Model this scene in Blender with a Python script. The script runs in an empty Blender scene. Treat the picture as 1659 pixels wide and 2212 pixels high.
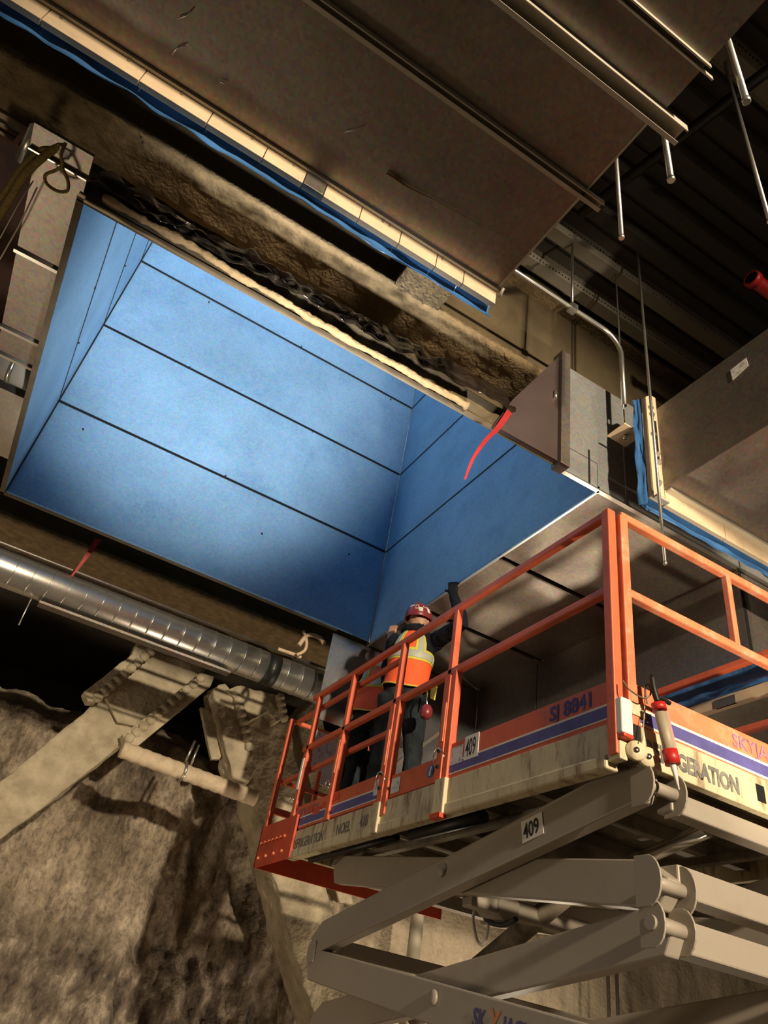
import bpy, bmesh, math, random
from mathutils import Vector, Matrix, noise
random.seed(7)
V = Vector
EYE = 1.6                       # eye height of the photographer above the floor; all heights below are measured from the eye
# ------------------------------------------------------------------ camera
ROT = ((0.85064295, -0.50358546, 0.15102401), (0.41092217, 0.45765688, -0.78847521), (0.32794748, 0.73276999, 0.59623703))
FPX = 1609.0
scn = bpy.context.scene
col = scn.collection
cam = bpy.data.objects.new('camera', bpy.data.cameras.new('camera'))
col.objects.link(cam)
cam.data.sensor_fit = 'VERTICAL'; cam.data.sensor_height = 36.0
cam.data.lens = FPX * 36.0 / 2212.0
cam.data.clip_start = 0.02; cam.data.clip_end = 200
r0, r1, r2 = V(ROT[0]), V(ROT[1]), V(ROT[2])
mw = Matrix((r0, -r1, -r2)).transposed().to_4x4(); mw.translation = V((0, 0, EYE))
cam.matrix_world = mw
scn.camera = cam
# ------------------------------------------------------------------ world, lamps, exposure
w = bpy.data.worlds.new('world'); scn.world = w; w.use_nodes = True
w.node_tree.nodes['Background'].inputs[0].default_value = (1.0, 0.80, 0.56, 1)
w.node_tree.nodes['Background'].inputs[1].default_value = 0.105
scn.view_settings.view_transform = 'Standard'; scn.view_settings.look = 'None'
scn.view_settings.gamma = 1.0; scn.view_settings.use_curve_mapping = False
scn.view_settings.exposure = 0.0
def lamp(name, kind, loc, target, energy, color, **kw):
    d = bpy.data.lights.new(name, kind); d.energy = energy; d.color = color
    for k, v in kw.items(): setattr(d, k, v)
    o = bpy.data.objects.new(name, d); col.objects.link(o)
    o.location = V(loc) + V((0, 0, EYE))
    o.rotation_euler = (V(target) - V(loc)).to_track_quat('-Z', 'Y').to_euler()
    return o
WARM = (1.0, 0.83, 0.60)
lamp('work_light_tower', 'SPOT', (1.8, -6.5, 3.25), (1.9, 6.0, 1.1), 6000, WARM, spot_size=math.radians(50), spot_blend=0.55, shadow_soft_size=0.15)
lamp('work_light_floor', 'SPOT', (1.3, 0.9, -1.3), (0.40, 5.79, 6.7), 7600, (1.0, 0.98, 0.94), spot_size=math.radians(35), spot_blend=1.0, shadow_soft_size=0.2)
lamp('plenum_fill_spot', 'SPOT', (3.3, -0.3, -1.3), (3.2, 2.9, 3.3), 900, WARM, spot_size=math.radians(30), spot_blend=0.8, shadow_soft_size=0.06)  # added spot to brighten the plenum's near face and underside; no lamp seen
lamp('wall_work_light', 'POINT', (6.0, 6.9, -1.0), (0, 0, 0), 240, WARM, shadow_soft_size=0.15)
lamp('left_fill_light', 'POINT', (-2.4, 6.7, -0.9), (0, 0, 0), 160, (1.0, 0.82, 0.58), shadow_soft_size=0.5)  # added fill for the left of the rock wall, not a known lamp

# ------------------------------------------------------------------ helpers
def ray(x, y):
    a, b = (x - 829.5) / FPX, (y - 1106.0) / FPX
    return r0 * a + r1 * b + r2
def atx(x, y, X): r = ray(x, y); return r * (X / r.x)
def aty(x, y, Y): r = ray(x, y); return r * (Y / r.y)
def atz(x, y, Z): r = ray(x, y); return r * (Z / r.z)

MATS = {}
def mat(name, color, rough=0.6, metal=0.0, var=0.15, scale=6.0, bump=0.0, bscale=40.0, spec=0.5, dirt=None, dscale=3.0, damt=0.5, stretch=(1, 1, 1), extra=None, coat=0.0):
    m = bpy.data.materials.new(name); m.use_nodes = True
    nt = m.node_tree; N = nt.nodes; L = nt.links
    b = N['Principled BSDF']
    b.inputs['Roughness'].default_value = rough; b.inputs['Metallic'].default_value = metal
    b.inputs['Specular IOR Level'].default_value = spec
    if coat: b.inputs['Coat Weight'].default_value = coat
    geo = N.new('ShaderNodeNewGeometry'); mp = N.new('ShaderNodeMapping'); mp.inputs['Scale'].default_value = stretch
    L.new(geo.outputs['Position'], mp.inputs['Vector'])
    n1 = N.new('ShaderNodeTexNoise'); n1.inputs['Scale'].default_value = scale; n1.inputs['Detail'].default_value = 6
    L.new(mp.outputs['Vector'], n1.inputs['Vector'])
    rmp = N.new('ShaderNodeValToRGB')
    c = V(color)
    rmp.color_ramp.elements[0].position = 0.3; rmp.color_ramp.elements[1].position = 0.7
    rmp.color_ramp.elements[0].color = (*(c * (1 - var)), 1); rmp.color_ramp.elements[1].color = (*(c * (1 + var)), 1)
    L.new(n1.outputs['Fac'], rmp.inputs['Fac'])
    out = rmp.outputs['Color']
    if dirt:
        n2 = N.new('ShaderNodeTexNoise'); n2.inputs['Scale'].default_value = dscale; n2.inputs['Detail'].default_value = 9; n2.inputs['Roughness'].default_value = 0.7
        L.new(mp.outputs['Vector'], n2.inputs['Vector'])
        r2_ = N.new('ShaderNodeValToRGB'); r2_.color_ramp.elements[0].position = 0.5; r2_.color_ramp.elements[1].position = 0.68
        r2_.color_ramp.elements[0].color = (0, 0, 0, 1); r2_.color_ramp.elements[1].color = (damt, damt, damt, 1)
        L.new(n2.outputs['Fac'], r2_.inputs['Fac'])
        mx = N.new('ShaderNodeMix'); mx.data_type = 'RGBA'
        L.new(r2_.outputs['Color'], mx.inputs['Factor']); L.new(out, mx.inputs['A']); mx.inputs['B'].default_value = (*dirt, 1)
        out = mx.outputs['Result']
    if extra: out = extra(nt, mp, out, b)
    L.new(out, b.inputs['Base Color'])
    if bump:
        n3 = N.new('ShaderNodeTexNoise'); n3.inputs['Scale'].default_value = bscale; n3.inputs['Detail'].default_value = 5
        L.new(mp.outputs['Vector'], n3.inputs['Vector'])
        bp = N.new('ShaderNodeBump'); bp.inputs['Strength'].default_value = bump; bp.inputs['Distance'].default_value = 0.02
        L.new(n3.outputs['Fac'], bp.inputs['Height']); L.new(bp.outputs['Normal'], b.inputs['Normal'])
    MATS[name] = m
    return m

def ex_spangle(nt, mp, out, b):       # galvanised spangle: small crystal facets in colour and gloss
    N, L = nt.nodes, nt.links
    v = N.new('ShaderNodeTexVoronoi'); v.inputs['Scale'].default_value = 55
    L.new(mp.outputs['Vector'], v.inputs['Vector'])
    mx = N.new('ShaderNodeMix'); mx.data_type = 'RGBA'; mx.blend_type = 'SOFT_LIGHT'; mx.inputs['Factor'].default_value = 0.22
    L.new(out, mx.inputs['A']); L.new(v.outputs['Color'], mx.inputs['B'])
    return mx.outputs['Result']
def ex_dots(nt, mp, out, b):          # rows of punched holes
    N, L = nt.nodes, nt.links
    v = N.new('ShaderNodeTexVoronoi'); v.inputs['Scale'].default_value = 30; v.inputs['Randomness'].default_value = 0.12
    L.new(mp.outputs['Vector'], v.inputs['Vector'])
    lt = N.new('ShaderNodeMath'); lt.operation = 'LESS_THAN'; lt.inputs[1].default_value = 0.27
    L.new(v.outputs['Distance'], lt.inputs[0])
    mx = N.new('ShaderNodeMix'); mx.data_type = 'RGBA'; L.new(lt.outputs[0], mx.inputs['Factor'])
    L.new(out, mx.inputs['A']); mx.inputs['B'].default_value = (0.008, 0.007, 0.006, 1)
    return mx.outputs['Result']
def ex_streaks(nt, mp, out, b):       # shotcrete over rock: pale and dark blotches, slanting mineral streaks, dark wet rock low down
    N, L = nt.nodes, nt.links
    geo = N.new('ShaderNodeNewGeometry')
    def nz(scale, rot, s, det, rough):
        m2 = N.new('ShaderNodeMapping'); m2.inputs['Scale'].default_value = scale; m2.inputs['Rotation'].default_value = rot
        L.new(geo.outputs['Position'], m2.inputs['Vector'])
        n = N.new('ShaderNodeTexNoise'); n.inputs['Scale'].default_value = s; n.inputs['Detail'].default_value = det; n.inputs['Roughness'].default_value = rough
        L.new(m2.outputs['Vector'], n.inputs['Vector']); return n.outputs['Fac']
    def ramp(f, pts):
        rp = N.new('ShaderNodeValToRGB'); e = rp.color_ramp.elements
        e[0].position = pts[0][0]; e[0].color = (*pts[0][1], 1); e[1].position = pts[-1][0]; e[1].color = (*pts[-1][1], 1)
        for q, cc in pts[1:-1]: k = e.new(q); k.color = (*cc, 1)
        L.new(f, rp.inputs['Fac']); return rp.outputs['Color']
    def mix(f, A, B, bt='MIX'):
        mx = N.new('ShaderNodeMix'); mx.data_type = 'RGBA'; mx.blend_type = bt
        if isinstance(f, float): mx.inputs['Factor'].default_value = f
        else: L.new(f, mx.inputs['Factor'])
        L.new(A, mx.inputs['A'])
        if isinstance(B, tuple): mx.inputs['B'].default_value = (*B, 1)
        else: L.new(B, mx.inputs['B'])
        return mx.outputs['Result']
    base = ramp(nz((1, 1, 1), (0, 0, 0), 1.1, 12, 0.68), [(0.33, (0.13, 0.10, 0.075)), (0.45, (0.33, 0.265, 0.195)), (0.56, (0.45, 0.37, 0.275)), (0.68, (0.64, 0.54, 0.41))])
    st = ramp(nz((4.5, 4.5, 0.45), (0, -0.30, 0), 1.1, 9, 0.6), [(0.36, (0.36, 0.34, 0.32)), (0.48, (0.75, 0.73, 0.71)), (0.60, (1.0, 1.0, 1.0))])
    o1 = mix(0.75, base, st, 'MULTIPLY')
    pale = ramp(nz((5.5, 5.5, 0.6), (0, -0.30, 0), 0.9, 8, 0.6), [(0.60, (0, 0, 0)), (0.72, (0.7, 0.7, 0.7))])
    o2 = mix(pale, o1, (0.52, 0.45, 0.34))
    sp = ramp(nz((1, 1, 0.6), (0, -0.3, 0), 19, 6, 0.75), [(0.36, (0.30, 0.28, 0.25)), (0.50, (0.9, 0.9, 0.9)), (0.62, (1.25, 1.22, 1.18))])
    o3 = mix(0.75, o2, sp, 'MULTIPLY')
    # dark wet bare rock low down on the left, with its own ragged edge
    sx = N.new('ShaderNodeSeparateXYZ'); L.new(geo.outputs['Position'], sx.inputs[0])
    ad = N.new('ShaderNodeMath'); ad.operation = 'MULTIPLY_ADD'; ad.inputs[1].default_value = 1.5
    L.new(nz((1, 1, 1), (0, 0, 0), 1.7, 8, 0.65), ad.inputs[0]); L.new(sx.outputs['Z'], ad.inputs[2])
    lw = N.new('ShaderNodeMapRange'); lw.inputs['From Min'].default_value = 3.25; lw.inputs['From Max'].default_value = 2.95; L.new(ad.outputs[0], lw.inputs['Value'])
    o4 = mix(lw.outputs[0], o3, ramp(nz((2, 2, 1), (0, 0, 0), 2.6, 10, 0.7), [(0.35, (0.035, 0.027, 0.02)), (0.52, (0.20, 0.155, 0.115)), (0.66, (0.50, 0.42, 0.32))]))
    # cleaner, paler cast concrete towards the right of the hall
    mr = N.new('ShaderNodeMapRange'); mr.inputs['From Min'].default_value = 4.1; mr.inputs['From Max'].default_value = 5.0; mr.inputs['To Max'].default_value = 0.75
    L.new(sx.outputs['X'], mr.inputs['Value'])
    return mix(mr.outputs[0], o4, (0.46, 0.38, 0.275))
def ex_rustrun(nt, mp, out, b):       # rust runs on cream paint
    N, L = nt.nodes, nt.links
    m2 = N.new('ShaderNodeMapping'); m2.inputs['Scale'].default_value = (9, 9, 2.0)
    geo = N.new('ShaderNodeNewGeometry'); L.new(geo.outputs['Position'], m2.inputs['Vector'])
    n = N.new('ShaderNodeTexNoise'); n.inputs['Scale'].default_value = 1.6; n.inputs['Detail'].default_value = 9; n.inputs['Roughness'].default_value = 0.7
    L.new(m2.outputs['Vector'], n.inputs['Vector'])
    rp = N.new('ShaderNodeValToRGB'); rp.color_ramp.elements[0].position = 0.51; rp.color_ramp.elements[1].position = 0.70
    L.new(n.outputs['Fac'], rp.inputs['Fac'])
    mx = N.new('ShaderNodeMix'); mx.data_type = 'RGBA'; L.new(rp.outputs['Color'], mx.inputs['Factor'])
    L.new(out, mx.inputs['A']); mx.inputs['B'].default_value = (0.16, 0.065, 0.02, 1)
    return mx.outputs['Result']

GALV = mat('galvanised_steel', (0.27, 0.235, 0.205), 0.44, 0.85, 0.10, 2.2, 0.03, 6, extra=ex_spangle, dirt=(0.22, 0.175, 0.145), dscale=1.3, damt=0.5)
GALVB = mat('bright_galvanised_steel', (0.62, 0.60, 0.56), 0.30, 0.9, 0.08, 4, 0.02, 8, extra=ex_spangle)
GALVD = mat('aged_galvanised_steel', (0.21, 0.18, 0.155), 0.50, 0.8, 0.15, 3, 0.03, 9, extra=ex_spangle)
BLUE = mat('blue_film_on_sheet', (0.235, 0.41, 0.59), 0.45, 0.25, 0.12, 1.6, 0.12, 160, dirt=(0.10, 0.24, 0.40), dscale=2.2, damt=0.40, extra=ex_spangle)
FILM = mat('blue_plastic_film', (0.05, 0.15, 0.36), 0.22, 0.0, 0.2, 5, 0.5, 9, coat=0.3)
CREAM = mat('cream_flange_paint', (0.62, 0.47, 0.31), 0.6, 0.0, 0.10, 4, dirt=(0.30, 0.2, 0.12), dscale=7, damt=0.35)
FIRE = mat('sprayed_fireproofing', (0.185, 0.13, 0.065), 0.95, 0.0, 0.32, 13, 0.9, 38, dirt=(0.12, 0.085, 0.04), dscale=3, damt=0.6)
FIRED = mat('smooth_shaded_fireproofing', (0.10, 0.072, 0.036), 0.9, 0.0, 0.25, 4, 0.3, 20)  # darker copy of the coating: shade on the girder webs put into the colour
DECK = mat('steel_roof_deck', (0.06, 0.053, 0.042), 0.7, 0.1, 0.2, 2, stretch=(0.3, 3, 1))
PERF = mat('perforated_deck_steel', (0.27, 0.24, 0.19), 0.6, 0.1, 0.12, 2, extra=ex_dots)
BLACK = mat('black_iron', (0.012, 0.011, 0.01), 0.5, 0.2)
PLASTIC = mat('black_plastic_sheet', (0.02, 0.014, 0.01), 0.12, 0.0, 0.4, 8, 0.6, 14)
FOAM = mat('tan_spray_foam', (0.27, 0.18, 0.085), 0.9, 0.0, 0.25, 12, 0.7, 30, dirt=(0.16, 0.09, 0.03), dscale=6, damt=0.7)
ROCK = mat('rock_and_shotcrete', (0.30, 0.24, 0.185), 0.95, 0.0, 0.4, 2.4, 1.0, 22, extra=ex_streaks)
SHOT = mat('shotcrete_coating', (0.47, 0.40, 0.28), 0.95, 0.0, 0.25, 5, 0.8, 22, dirt=(0.22, 0.17, 0.10), dscale=3.5, damt=0.5)
GROUND = mat('dusty_ground', (0.16, 0.125, 0.09), 0.95, 0.0, 0.3, 1.5, 0.5, 10)
CONC = mat('dark_concrete', (0.10, 0.08, 0.06), 0.95, 0.0, 0.3, 2, 0.4, 12)
ORANGE = mat('orange_lift_paint', (0.72, 0.135, 0.055), 0.48, 0.0, 0.10, 4, 0.05, 30, dirt=(0.30, 0.06, 0.03), dscale=9, damt=0.4)
ORANGEW = mat('worn_orange_paint', (0.74, 0.20, 0.09), 0.5, 0.0, 0.15, 6, 0.05, 30, dirt=(0.70, 0.42, 0.27), dscale=7, damt=0.7)
REDP = mat('red_end_plate_paint', (0.62, 0.06, 0.02), 0.45, 0.0, 0.15, 4, dirt=(0.25, 0.03, 0.02), dscale=5, damt=0.5)
CREAMF = mat('cream_rusty_frame', (0.62, 0.53, 0.34), 0.6, 0.0, 0.12, 5, 0.05, 30, extra=ex_rustrun)
ARM = mat('grey_beige_arm_paint', (0.35, 0.30, 0.24), 0.48, 0.0, 0.06, 2, dirt=(0.25, 0.2, 0.15), dscale=4, damt=0.3)
UNDER = mat('grimy_underside', (0.22, 0.18, 0.13), 0.7, 0.0, 0.35, 5, dirt=(0.05, 0.035, 0.025), dscale=3, damt=0.8)
WHITE = mat('white_label', (0.80, 0.76, 0.68), 0.6, 0.0, 0.05)
WHITEM = mat('marked_white_label', (0.72, 0.70, 0.66), 0.6, 0.0, 0.05, dirt=(0.15, 0.13, 0.14), dscale=38, damt=0.9)
BLACKT = mat('black_print', (0.015, 0.014, 0.014), 0.6)
GREYT = mat('faded_grey_print', (0.17, 0.16, 0.15), 0.7, var=0.3, scale=18, dirt=(0.5, 0.43, 0.3), dscale=14, damt=0.5)
NAVYT = mat('violet_blue_print', (0.055, 0.045, 0.22), 0.5)
STRIPEB = mat('blue_stripe', (0.10, 0.09, 0.28), 0.5, 0.0, 0.2, 10)
STRIPEW = mat('white_stripe', (0.80, 0.70, 0.62), 0.5)
SKYO = mat('orange_print', (0.60, 0.20, 0.05), 0.5)
SKYB = mat('faded_violet_print', (0.30, 0.16, 0.30), 0.5, var=0.3, scale=20, dirt=(0.7, 0.2, 0.1), dscale=20, damt=0.8)
ROUND = mat('blue_round_sticker', (0.05, 0.14, 0.35), 0.5)
CHROME = mat('bright_wire', (0.8, 0.78, 0.74), 0.2, 1.0)
LIP = mat('brown_edge_strip', (0.095, 0.07, 0.04), 0.8, 0.0, 0.2, 9)
CHAN = mat('dull_galvanised_channel', (0.50, 0.455, 0.37), 0.45, 0.25, 0.1, 6)
SHEET = mat('clean_galvanised_sheet', (0.36, 0.36, 0.37), 0.27, 0.95, 0.08, 3, 0.03, 7, extra=ex_spangle)
RUBBER = mat('black_rubber', (0.03, 0.03, 0.03), 0.7)
RED = mat('red_paint', (0.50, 0.02, 0.015), 0.4)
RIBBON = mat('red_ribbon_tape', (0.34, 0.02, 0.02), 0.5)
REDIRON = mat('red_oxide_primer', (0.085, 0.032, 0.02), 0.7, 0.0, 0.3, 5, dirt=(0.03, 0.02, 0.015), dscale=3, damt=0.8)
ROPE = mat('ochre_rope', (0.22, 0.16, 0.04), 0.9, 0.0, 0.25, 60, 0.3, 120)
STRING = mat('pale_string', (0.6, 0.53, 0.42), 0.8)
NAVY = mat('navy_hoodie_cloth', (0.010, 0.011, 0.018), 0.95, 0.0, 0.3, 20, 0.3, 60, spec=0.2)
JEAN = mat('dark_denim_cloth', (0.019, 0.024, 0.028), 0.95, 0.0, 0.45, 9, 0.4, 40, spec=0.2)
SKIN = mat('skin', (0.45, 0.24, 0.15), 0.55, 0.0, 0.06)
GLOVE = mat('black_glove_cloth', (0.008, 0.008, 0.009), 0.8, spec=0.2)
VEST = mat('orange_vest_cloth', (0.95, 0.12, 0.025), 0.75, 0.0, 0.10, 9, 0.3, 30)
BANDY = mat('yellow_vest_band', (0.62, 0.55, 0.06), 0.6, 0.0, 0.08, 20)
BANDS = mat('silver_reflective_band', (0.42, 0.44, 0.34), 0.45, 0.0, 0.08, 20)
HELM = mat('red_helmet_shell', (0.23, 0.03, 0.035), 0.35, 0.0, 0.1)
HELM2 = mat('white_helmet_shell', (0.7, 0.68, 0.62), 0.35, 0.0, 0.1)
BOOT = mat('dark_boot_leather', (0.05, 0.035, 0.02), 0.7)
CARTR = mat('tan_cartridge', (0.42, 0.35, 0.24), 0.5)
PIPEW = mat('pale_wrapped_pipe', (0.66, 0.53, 0.37), 0.8, 0.0, 0.12, 14, dirt=(0.38, 0.27, 0.16), dscale=10, damt=0.5)
WPIPE = mat('white_plastic_pipe', (0.80, 0.72, 0.55), 0.45, 0.0, 0.04)
PURP = mat('mauve_grey_sheet', (0.15, 0.11, 0.105), 0.5, 0.8, 0.12, 3)
DARKS = mat('shaded_blue_grey_sheet', (0.34, 0.34, 0.33), 0.45, 0.6, 0.12, 3, extra=ex_spangle)

def setp(o, label=None, cat=None, group=None, kind=None):
    if label: o['label'] = label
    if cat: o['category'] = cat
    if group: o['group'] = group
    if kind: o['kind'] = kind
    return o
def empty(name, loc, label=None, cat=None, group=None, kind=None):
    o = bpy.data.objects.new(name, None); col.objects.link(o)
    o.location = V(loc) + V((0, 0, EYE)); o.empty_display_size = 0.1
    return setp(o, label, cat, group, kind)
ORIG = {}
def origin(o):
    return V((0, 0, 0)) if o is None else V(ORIG[o.name])
def link(name, me, m, parent, loc):
    o = bpy.data.objects.new(name, me); col.objects.link(o)
    if m and not me.materials: me.materials.append(m)
    o.parent = parent
    return o

class MB:
    """collects primitives in eye-level world coordinates; build() links ONE mesh object"""
    def __init__(s): s.v = []; s.f = []; s.smooth = []
    def add(s, vs, fs, smooth=False):
        n = len(s.v); s.v += [V(p) for p in vs]; s.f += [[n + i for i in f] for f in fs]; s.smooth += [smooth] * len(fs); return s
    def box(s, x0, x1, y0, y1, z0, z1):
        p = [(x, y, z) for x in (x0, x1) for y in (y0, y1) for z in (z0, z1)]
        return s.add(p, [(0, 1, 3, 2), (4, 6, 7, 5), (0, 4, 5, 1), (2, 3, 7, 6), (0, 2, 6, 4), (1, 5, 7, 3)])
    def bar(s, a, b, w, h, up=(0, 0, 1), w2=None, h2=None):
        a, b = V(a), V(b); d = (b - a).normalized(); side = d.cross(V(up))
        if side.length < 1e-4: side = d.cross(V((1, 0, 0)))
        side.normalize(); u = side.cross(d); w2 = w2 or w; h2 = h2 or h; P = []
        for c, ww, hh in ((a, w, h), (b, w2, h2)):
            for sx, sy in ((-1, -1), (1, -1), (1, 1), (-1, 1)): P.append(c + side * sx * ww / 2 + u * sy * hh / 2)
        return s.add(P, [(3, 2, 1, 0), (4, 5, 6, 7), (0, 1, 5, 4), (1, 2, 6, 5), (2, 3, 7, 6), (3, 0, 4, 7)])
    def tube(s, path, r, n=10, closed=False, sq=1.0):
        path = [V(p) for p in path]; m = len(path); P = []
        rs = r if isinstance(r, (list, tuple)) else [r] * m
        t0 = (path[1] - path[0]).normalized(); ref = V((0, 0, 1)) if abs(t0.z) < 0.9 else V((1, 0, 0))
        for i in range(m):
            if closed: t = (path[(i + 1) % m] - path[i - 1]).normalized()
            else: t = (path[min(i + 1, m - 1)] - path[max(i - 1, 0)]).normalized()
            a = t.cross(ref); 
            if a.length < 1e-5: a = t.cross(V((0, 1, 0)))
            a.normalize(); b = a.cross(t).normalized(); ref = b
            for k in range(n):
                q = 2 * math.pi * k / n
                P.append(path[i] + (a * math.cos(q) + b * math.sin(q) * sq) * rs[i])
        F = []
        for i in range(m if closed else m - 1):
            for k in range(n):
                j = (i + 1) % m; F.append((i * n + k, i * n + (k + 1) % n, j * n + (k + 1) % n, j * n + k))
        s.add(P, F, True)
        if not closed:
            base = len(s.v) - len(P)
            s.f.append([base + k for k in range(n)][::-1]); s.smooth.append(False)
            s.f.append([base + (m - 1) * n + k for k in range(n)]); s.smooth.append(False)
        return s
    def prism(s, pts, off):
        """closed outline pts extruded by the vector off"""
        pts = [V(p) for p in pts]; n = len(pts); off = V(off)
        s.add(pts + [p + off for p in pts], [list(range(n))[::-1], [n + i for i in range(n)]] + [(i, (i + 1) % n, n + (i + 1) % n, n + i) for i in range(n)])
        return s
    def lathe(s, prof, c, axis=(0, 0, 1), n=24):
        axis = V(axis).normalized(); a = axis.orthogonal().normalized(); b = axis.cross(a); c = V(c); P = []
        for r, h in prof:
            for k in range(n):
                q = 2 * math.pi * k / n; P.append(c + axis * h + (a * math.cos(q) + b * math.sin(q)) * max(r, 1e-4))
        F = [(i * n + k, i * n + (k + 1) % n, (i + 1) * n + (k + 1) % n, (i + 1) * n + k) for i in range(len(prof) - 1) for k in range(n)]
        return s.add(P, F, True)
    def grid(s, fn, nu, nv, smooth=True, thick=None):
        P = [fn(i / nu, j / nv) for i in range(nu + 1) for j in range(nv + 1)]
        F = [(i * (nv + 1) + j, (i + 1) * (nv + 1) + j, (i + 1) * (nv + 1) + j + 1, i * (nv + 1) + j + 1) for i in range(nu) for j in range(nv)]
        return s.add(P, F, smooth)
    def build(s, name, m, parent=None, bevel=0.0, solid=0.0, label=None, cat=None, group=None, kind=None, fixn=True):
        me = bpy.data.meshes.new(name)
        if parent is None:
            xs = [p.x for p in s.v]; ys = [p.y for p in s.v]; zs = [p.z for p in s.v]
            org = V(((min(xs) + max(xs)) / 2, (min(ys) + max(ys)) / 2, min(zs)))
        else: org = W0(parent)
        me.from_pydata([tuple(p - org) for p in s.v], [], s.f)
        me.polygons.foreach_set('use_smooth', s.smooth)
        if fixn:
            bm = bmesh.new(); bm.from_mesh(me); bmesh.ops.recalc_face_normals(bm, faces=bm.faces); bm.to_mesh(me); bm.free()
        me.update(); me.materials.append(m)
        o = bpy.data.objects.new(name, me); col.objects.link(o)
        if parent is None: o.location = org + V((0, 0, EYE))
        else: o.parent = parent
        ORG[o.name] = org
        if solid:
            md = o.modifiers.new('solid', 'SOLIDIFY'); md.thickness = solid; md.offset = 0; es = o.modifiers.new('split', 'EDGE_SPLIT'); es.split_angle = 0.9
        if bevel:
            md = o.modifiers.new('bevel', 'BEVEL'); md.width = bevel; md.segments = 2; md.limit_method = 'ANGLE'
        return setp(o, label, cat, group, kind)
ORG = {}
def W0(o):
    if o.name in ORG: return ORG[o.name]
    return V(o.location) - V((0, 0, EYE))
def text(s, org, right, up, size, m, parent, name='lettering', sx=1.0, bold=0.0, label=None, kind=None):
    cu = bpy.data.curves.new('t', 'FONT'); cu.body = s; cu.size = size; cu.offset = bold; cu.resolution_u = 3
    o = bpy.data.objects.new('t', cu); col.objects.link(o)
    dg = bpy.context.evaluated_depsgraph_get(); me = bpy.data.meshes.new_from_object(o.evaluated_get(dg))
    bpy.data.objects.remove(o); bpy.data.curves.remove(cu)
    right = V(right).normalized(); up = V(up).normalized(); n = right.cross(up)
    base = W0(parent); org = V(org) + n * 0.0015
    for v in me.vertices:
        p = v.co; v.co = org + right * p.x * sx + up * p.y + n * p.z - base
    me.name = name; me.materials.clear(); me.materials.append(m)
    ob = bpy.data.objects.new(name, me); col.objects.link(ob); ob.parent = parent
    ORG[ob.name] = base
    return setp(ob, label)
def copies(me, name, spots, parent, mtx=None):
    """alike pieces sharing one mesh (mesh coordinates centred on the piece)"""
    out = []
    for p in spots:
        o = bpy.data.objects.new(name, me); col.objects.link(o); o.parent = parent
        o.location = V(p) - W0(parent)
        if mtx is not None: o.rotation_euler = mtx.to_euler()
        out.append(o)
    return out
def mesh_of(mb, name, m):
    me = bpy.data.meshes.new(name); me.from_pydata([tuple(p) for p in mb.v], [], mb.f)
    me.polygons.foreach_set('use_smooth', mb.smooth)
    bm = bmesh.new(); bm.from_mesh(me); bmesh.ops.recalc_face_normals(bm, faces=bm.faces); bm.to_mesh(me); bm.free()
    me.materials.append(m); return me
def arc(c, a, b, r, q0, q1, n=12):
    c, a, b = V(c), V(a), V(b)
    return [c + (a * math.cos(q0 + (q1 - q0) * i / n) + b * math.sin(q0 + (q1 - q0) * i / n)) * r for i in range(n + 1)]
HEX = mesh_of(MB().lathe([(0, 0.02), (0.022, 0.02), (0.022, 0.0), (0.0, 0.0)], (0, 0, 0), (0, 0, 1), 6), 'bolt_mesh', GALVB)
#PART2
# ------------------------------------------------------------------ the setting
MB().box(-12, 16, -10, 13, -1.75, -1.6).build('floor', GROUND, kind='structure')
def rough(o, lv=4, st=0.06, sc=0.25):
    md = o.modifiers.new('sub', 'SUBSURF'); md.subdivision_type = 'SIMPLE'; md.levels = lv; md.render_levels = lv
    t = bpy.data.textures.new('lumps', 'CLOUDS'); t.noise_scale = sc; t.noise_depth = 3
    d = o.modifiers.new('disp', 'DISPLACE'); d.texture = t; d.strength = st; d.texture_coords = 'GLOBAL'
    for p in o.data.polygons: p.use_smooth = True
    return o
def rockpt(u, v):
    x = -6 + 20 * u; z = -1.6 + 4.55 * v
    k = 1.0 if x < 3.9 else max(0.25, 1 - (x - 3.9) * 0.6)
    n = noise.fractal(V((x * 0.75, 3.1, z * 0.4)), 0.9, 2.1, 6) * 0.30 + noise.fractal(V((x * 2.4, 9.0, z * 0.9)), 0.8, 2.2, 5) * 0.12
    rid = abs(noise.noise(V((x * 1.15 + z * 0.22, 1.7, z * 0.12)))) * 0.45
    low = 0.35 * max(0, 0.75 - z) * (0.5 + noise.noise(V((x * 1.6, 5, z * 1.6)))) if z < 0.75 else 0
    top = 0.55 * max(0, v - 0.93) / 0.07
    fine = noise.fractal(V((x * 5.5, 4.0, z * 3.2)), 0.7, 2.2, 4) * 0.055
    y = 9.15 + k * (n + fine - rid * 0.6 - low * 0.6) + top
    zz = z + (0.25 * noise.noise(V((x * 0.9, 2, 0))) if v > 0.9 else 0)
    return V((x, y, zz))
mb = MB().grid(rockpt, 420, 130)
wall = mb.build('wall_back', ROCK, kind='structure', fixn=False)
MB().box(-12, 16, 12.4, 12.7, -1.6, 7).build('wall_rear_void', CONC, kind='structure')
MB().box(-12, 16, 6.9, 12.4, 4.1, 4.4).build('ceiling_far', CONC, kind='structure')
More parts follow.
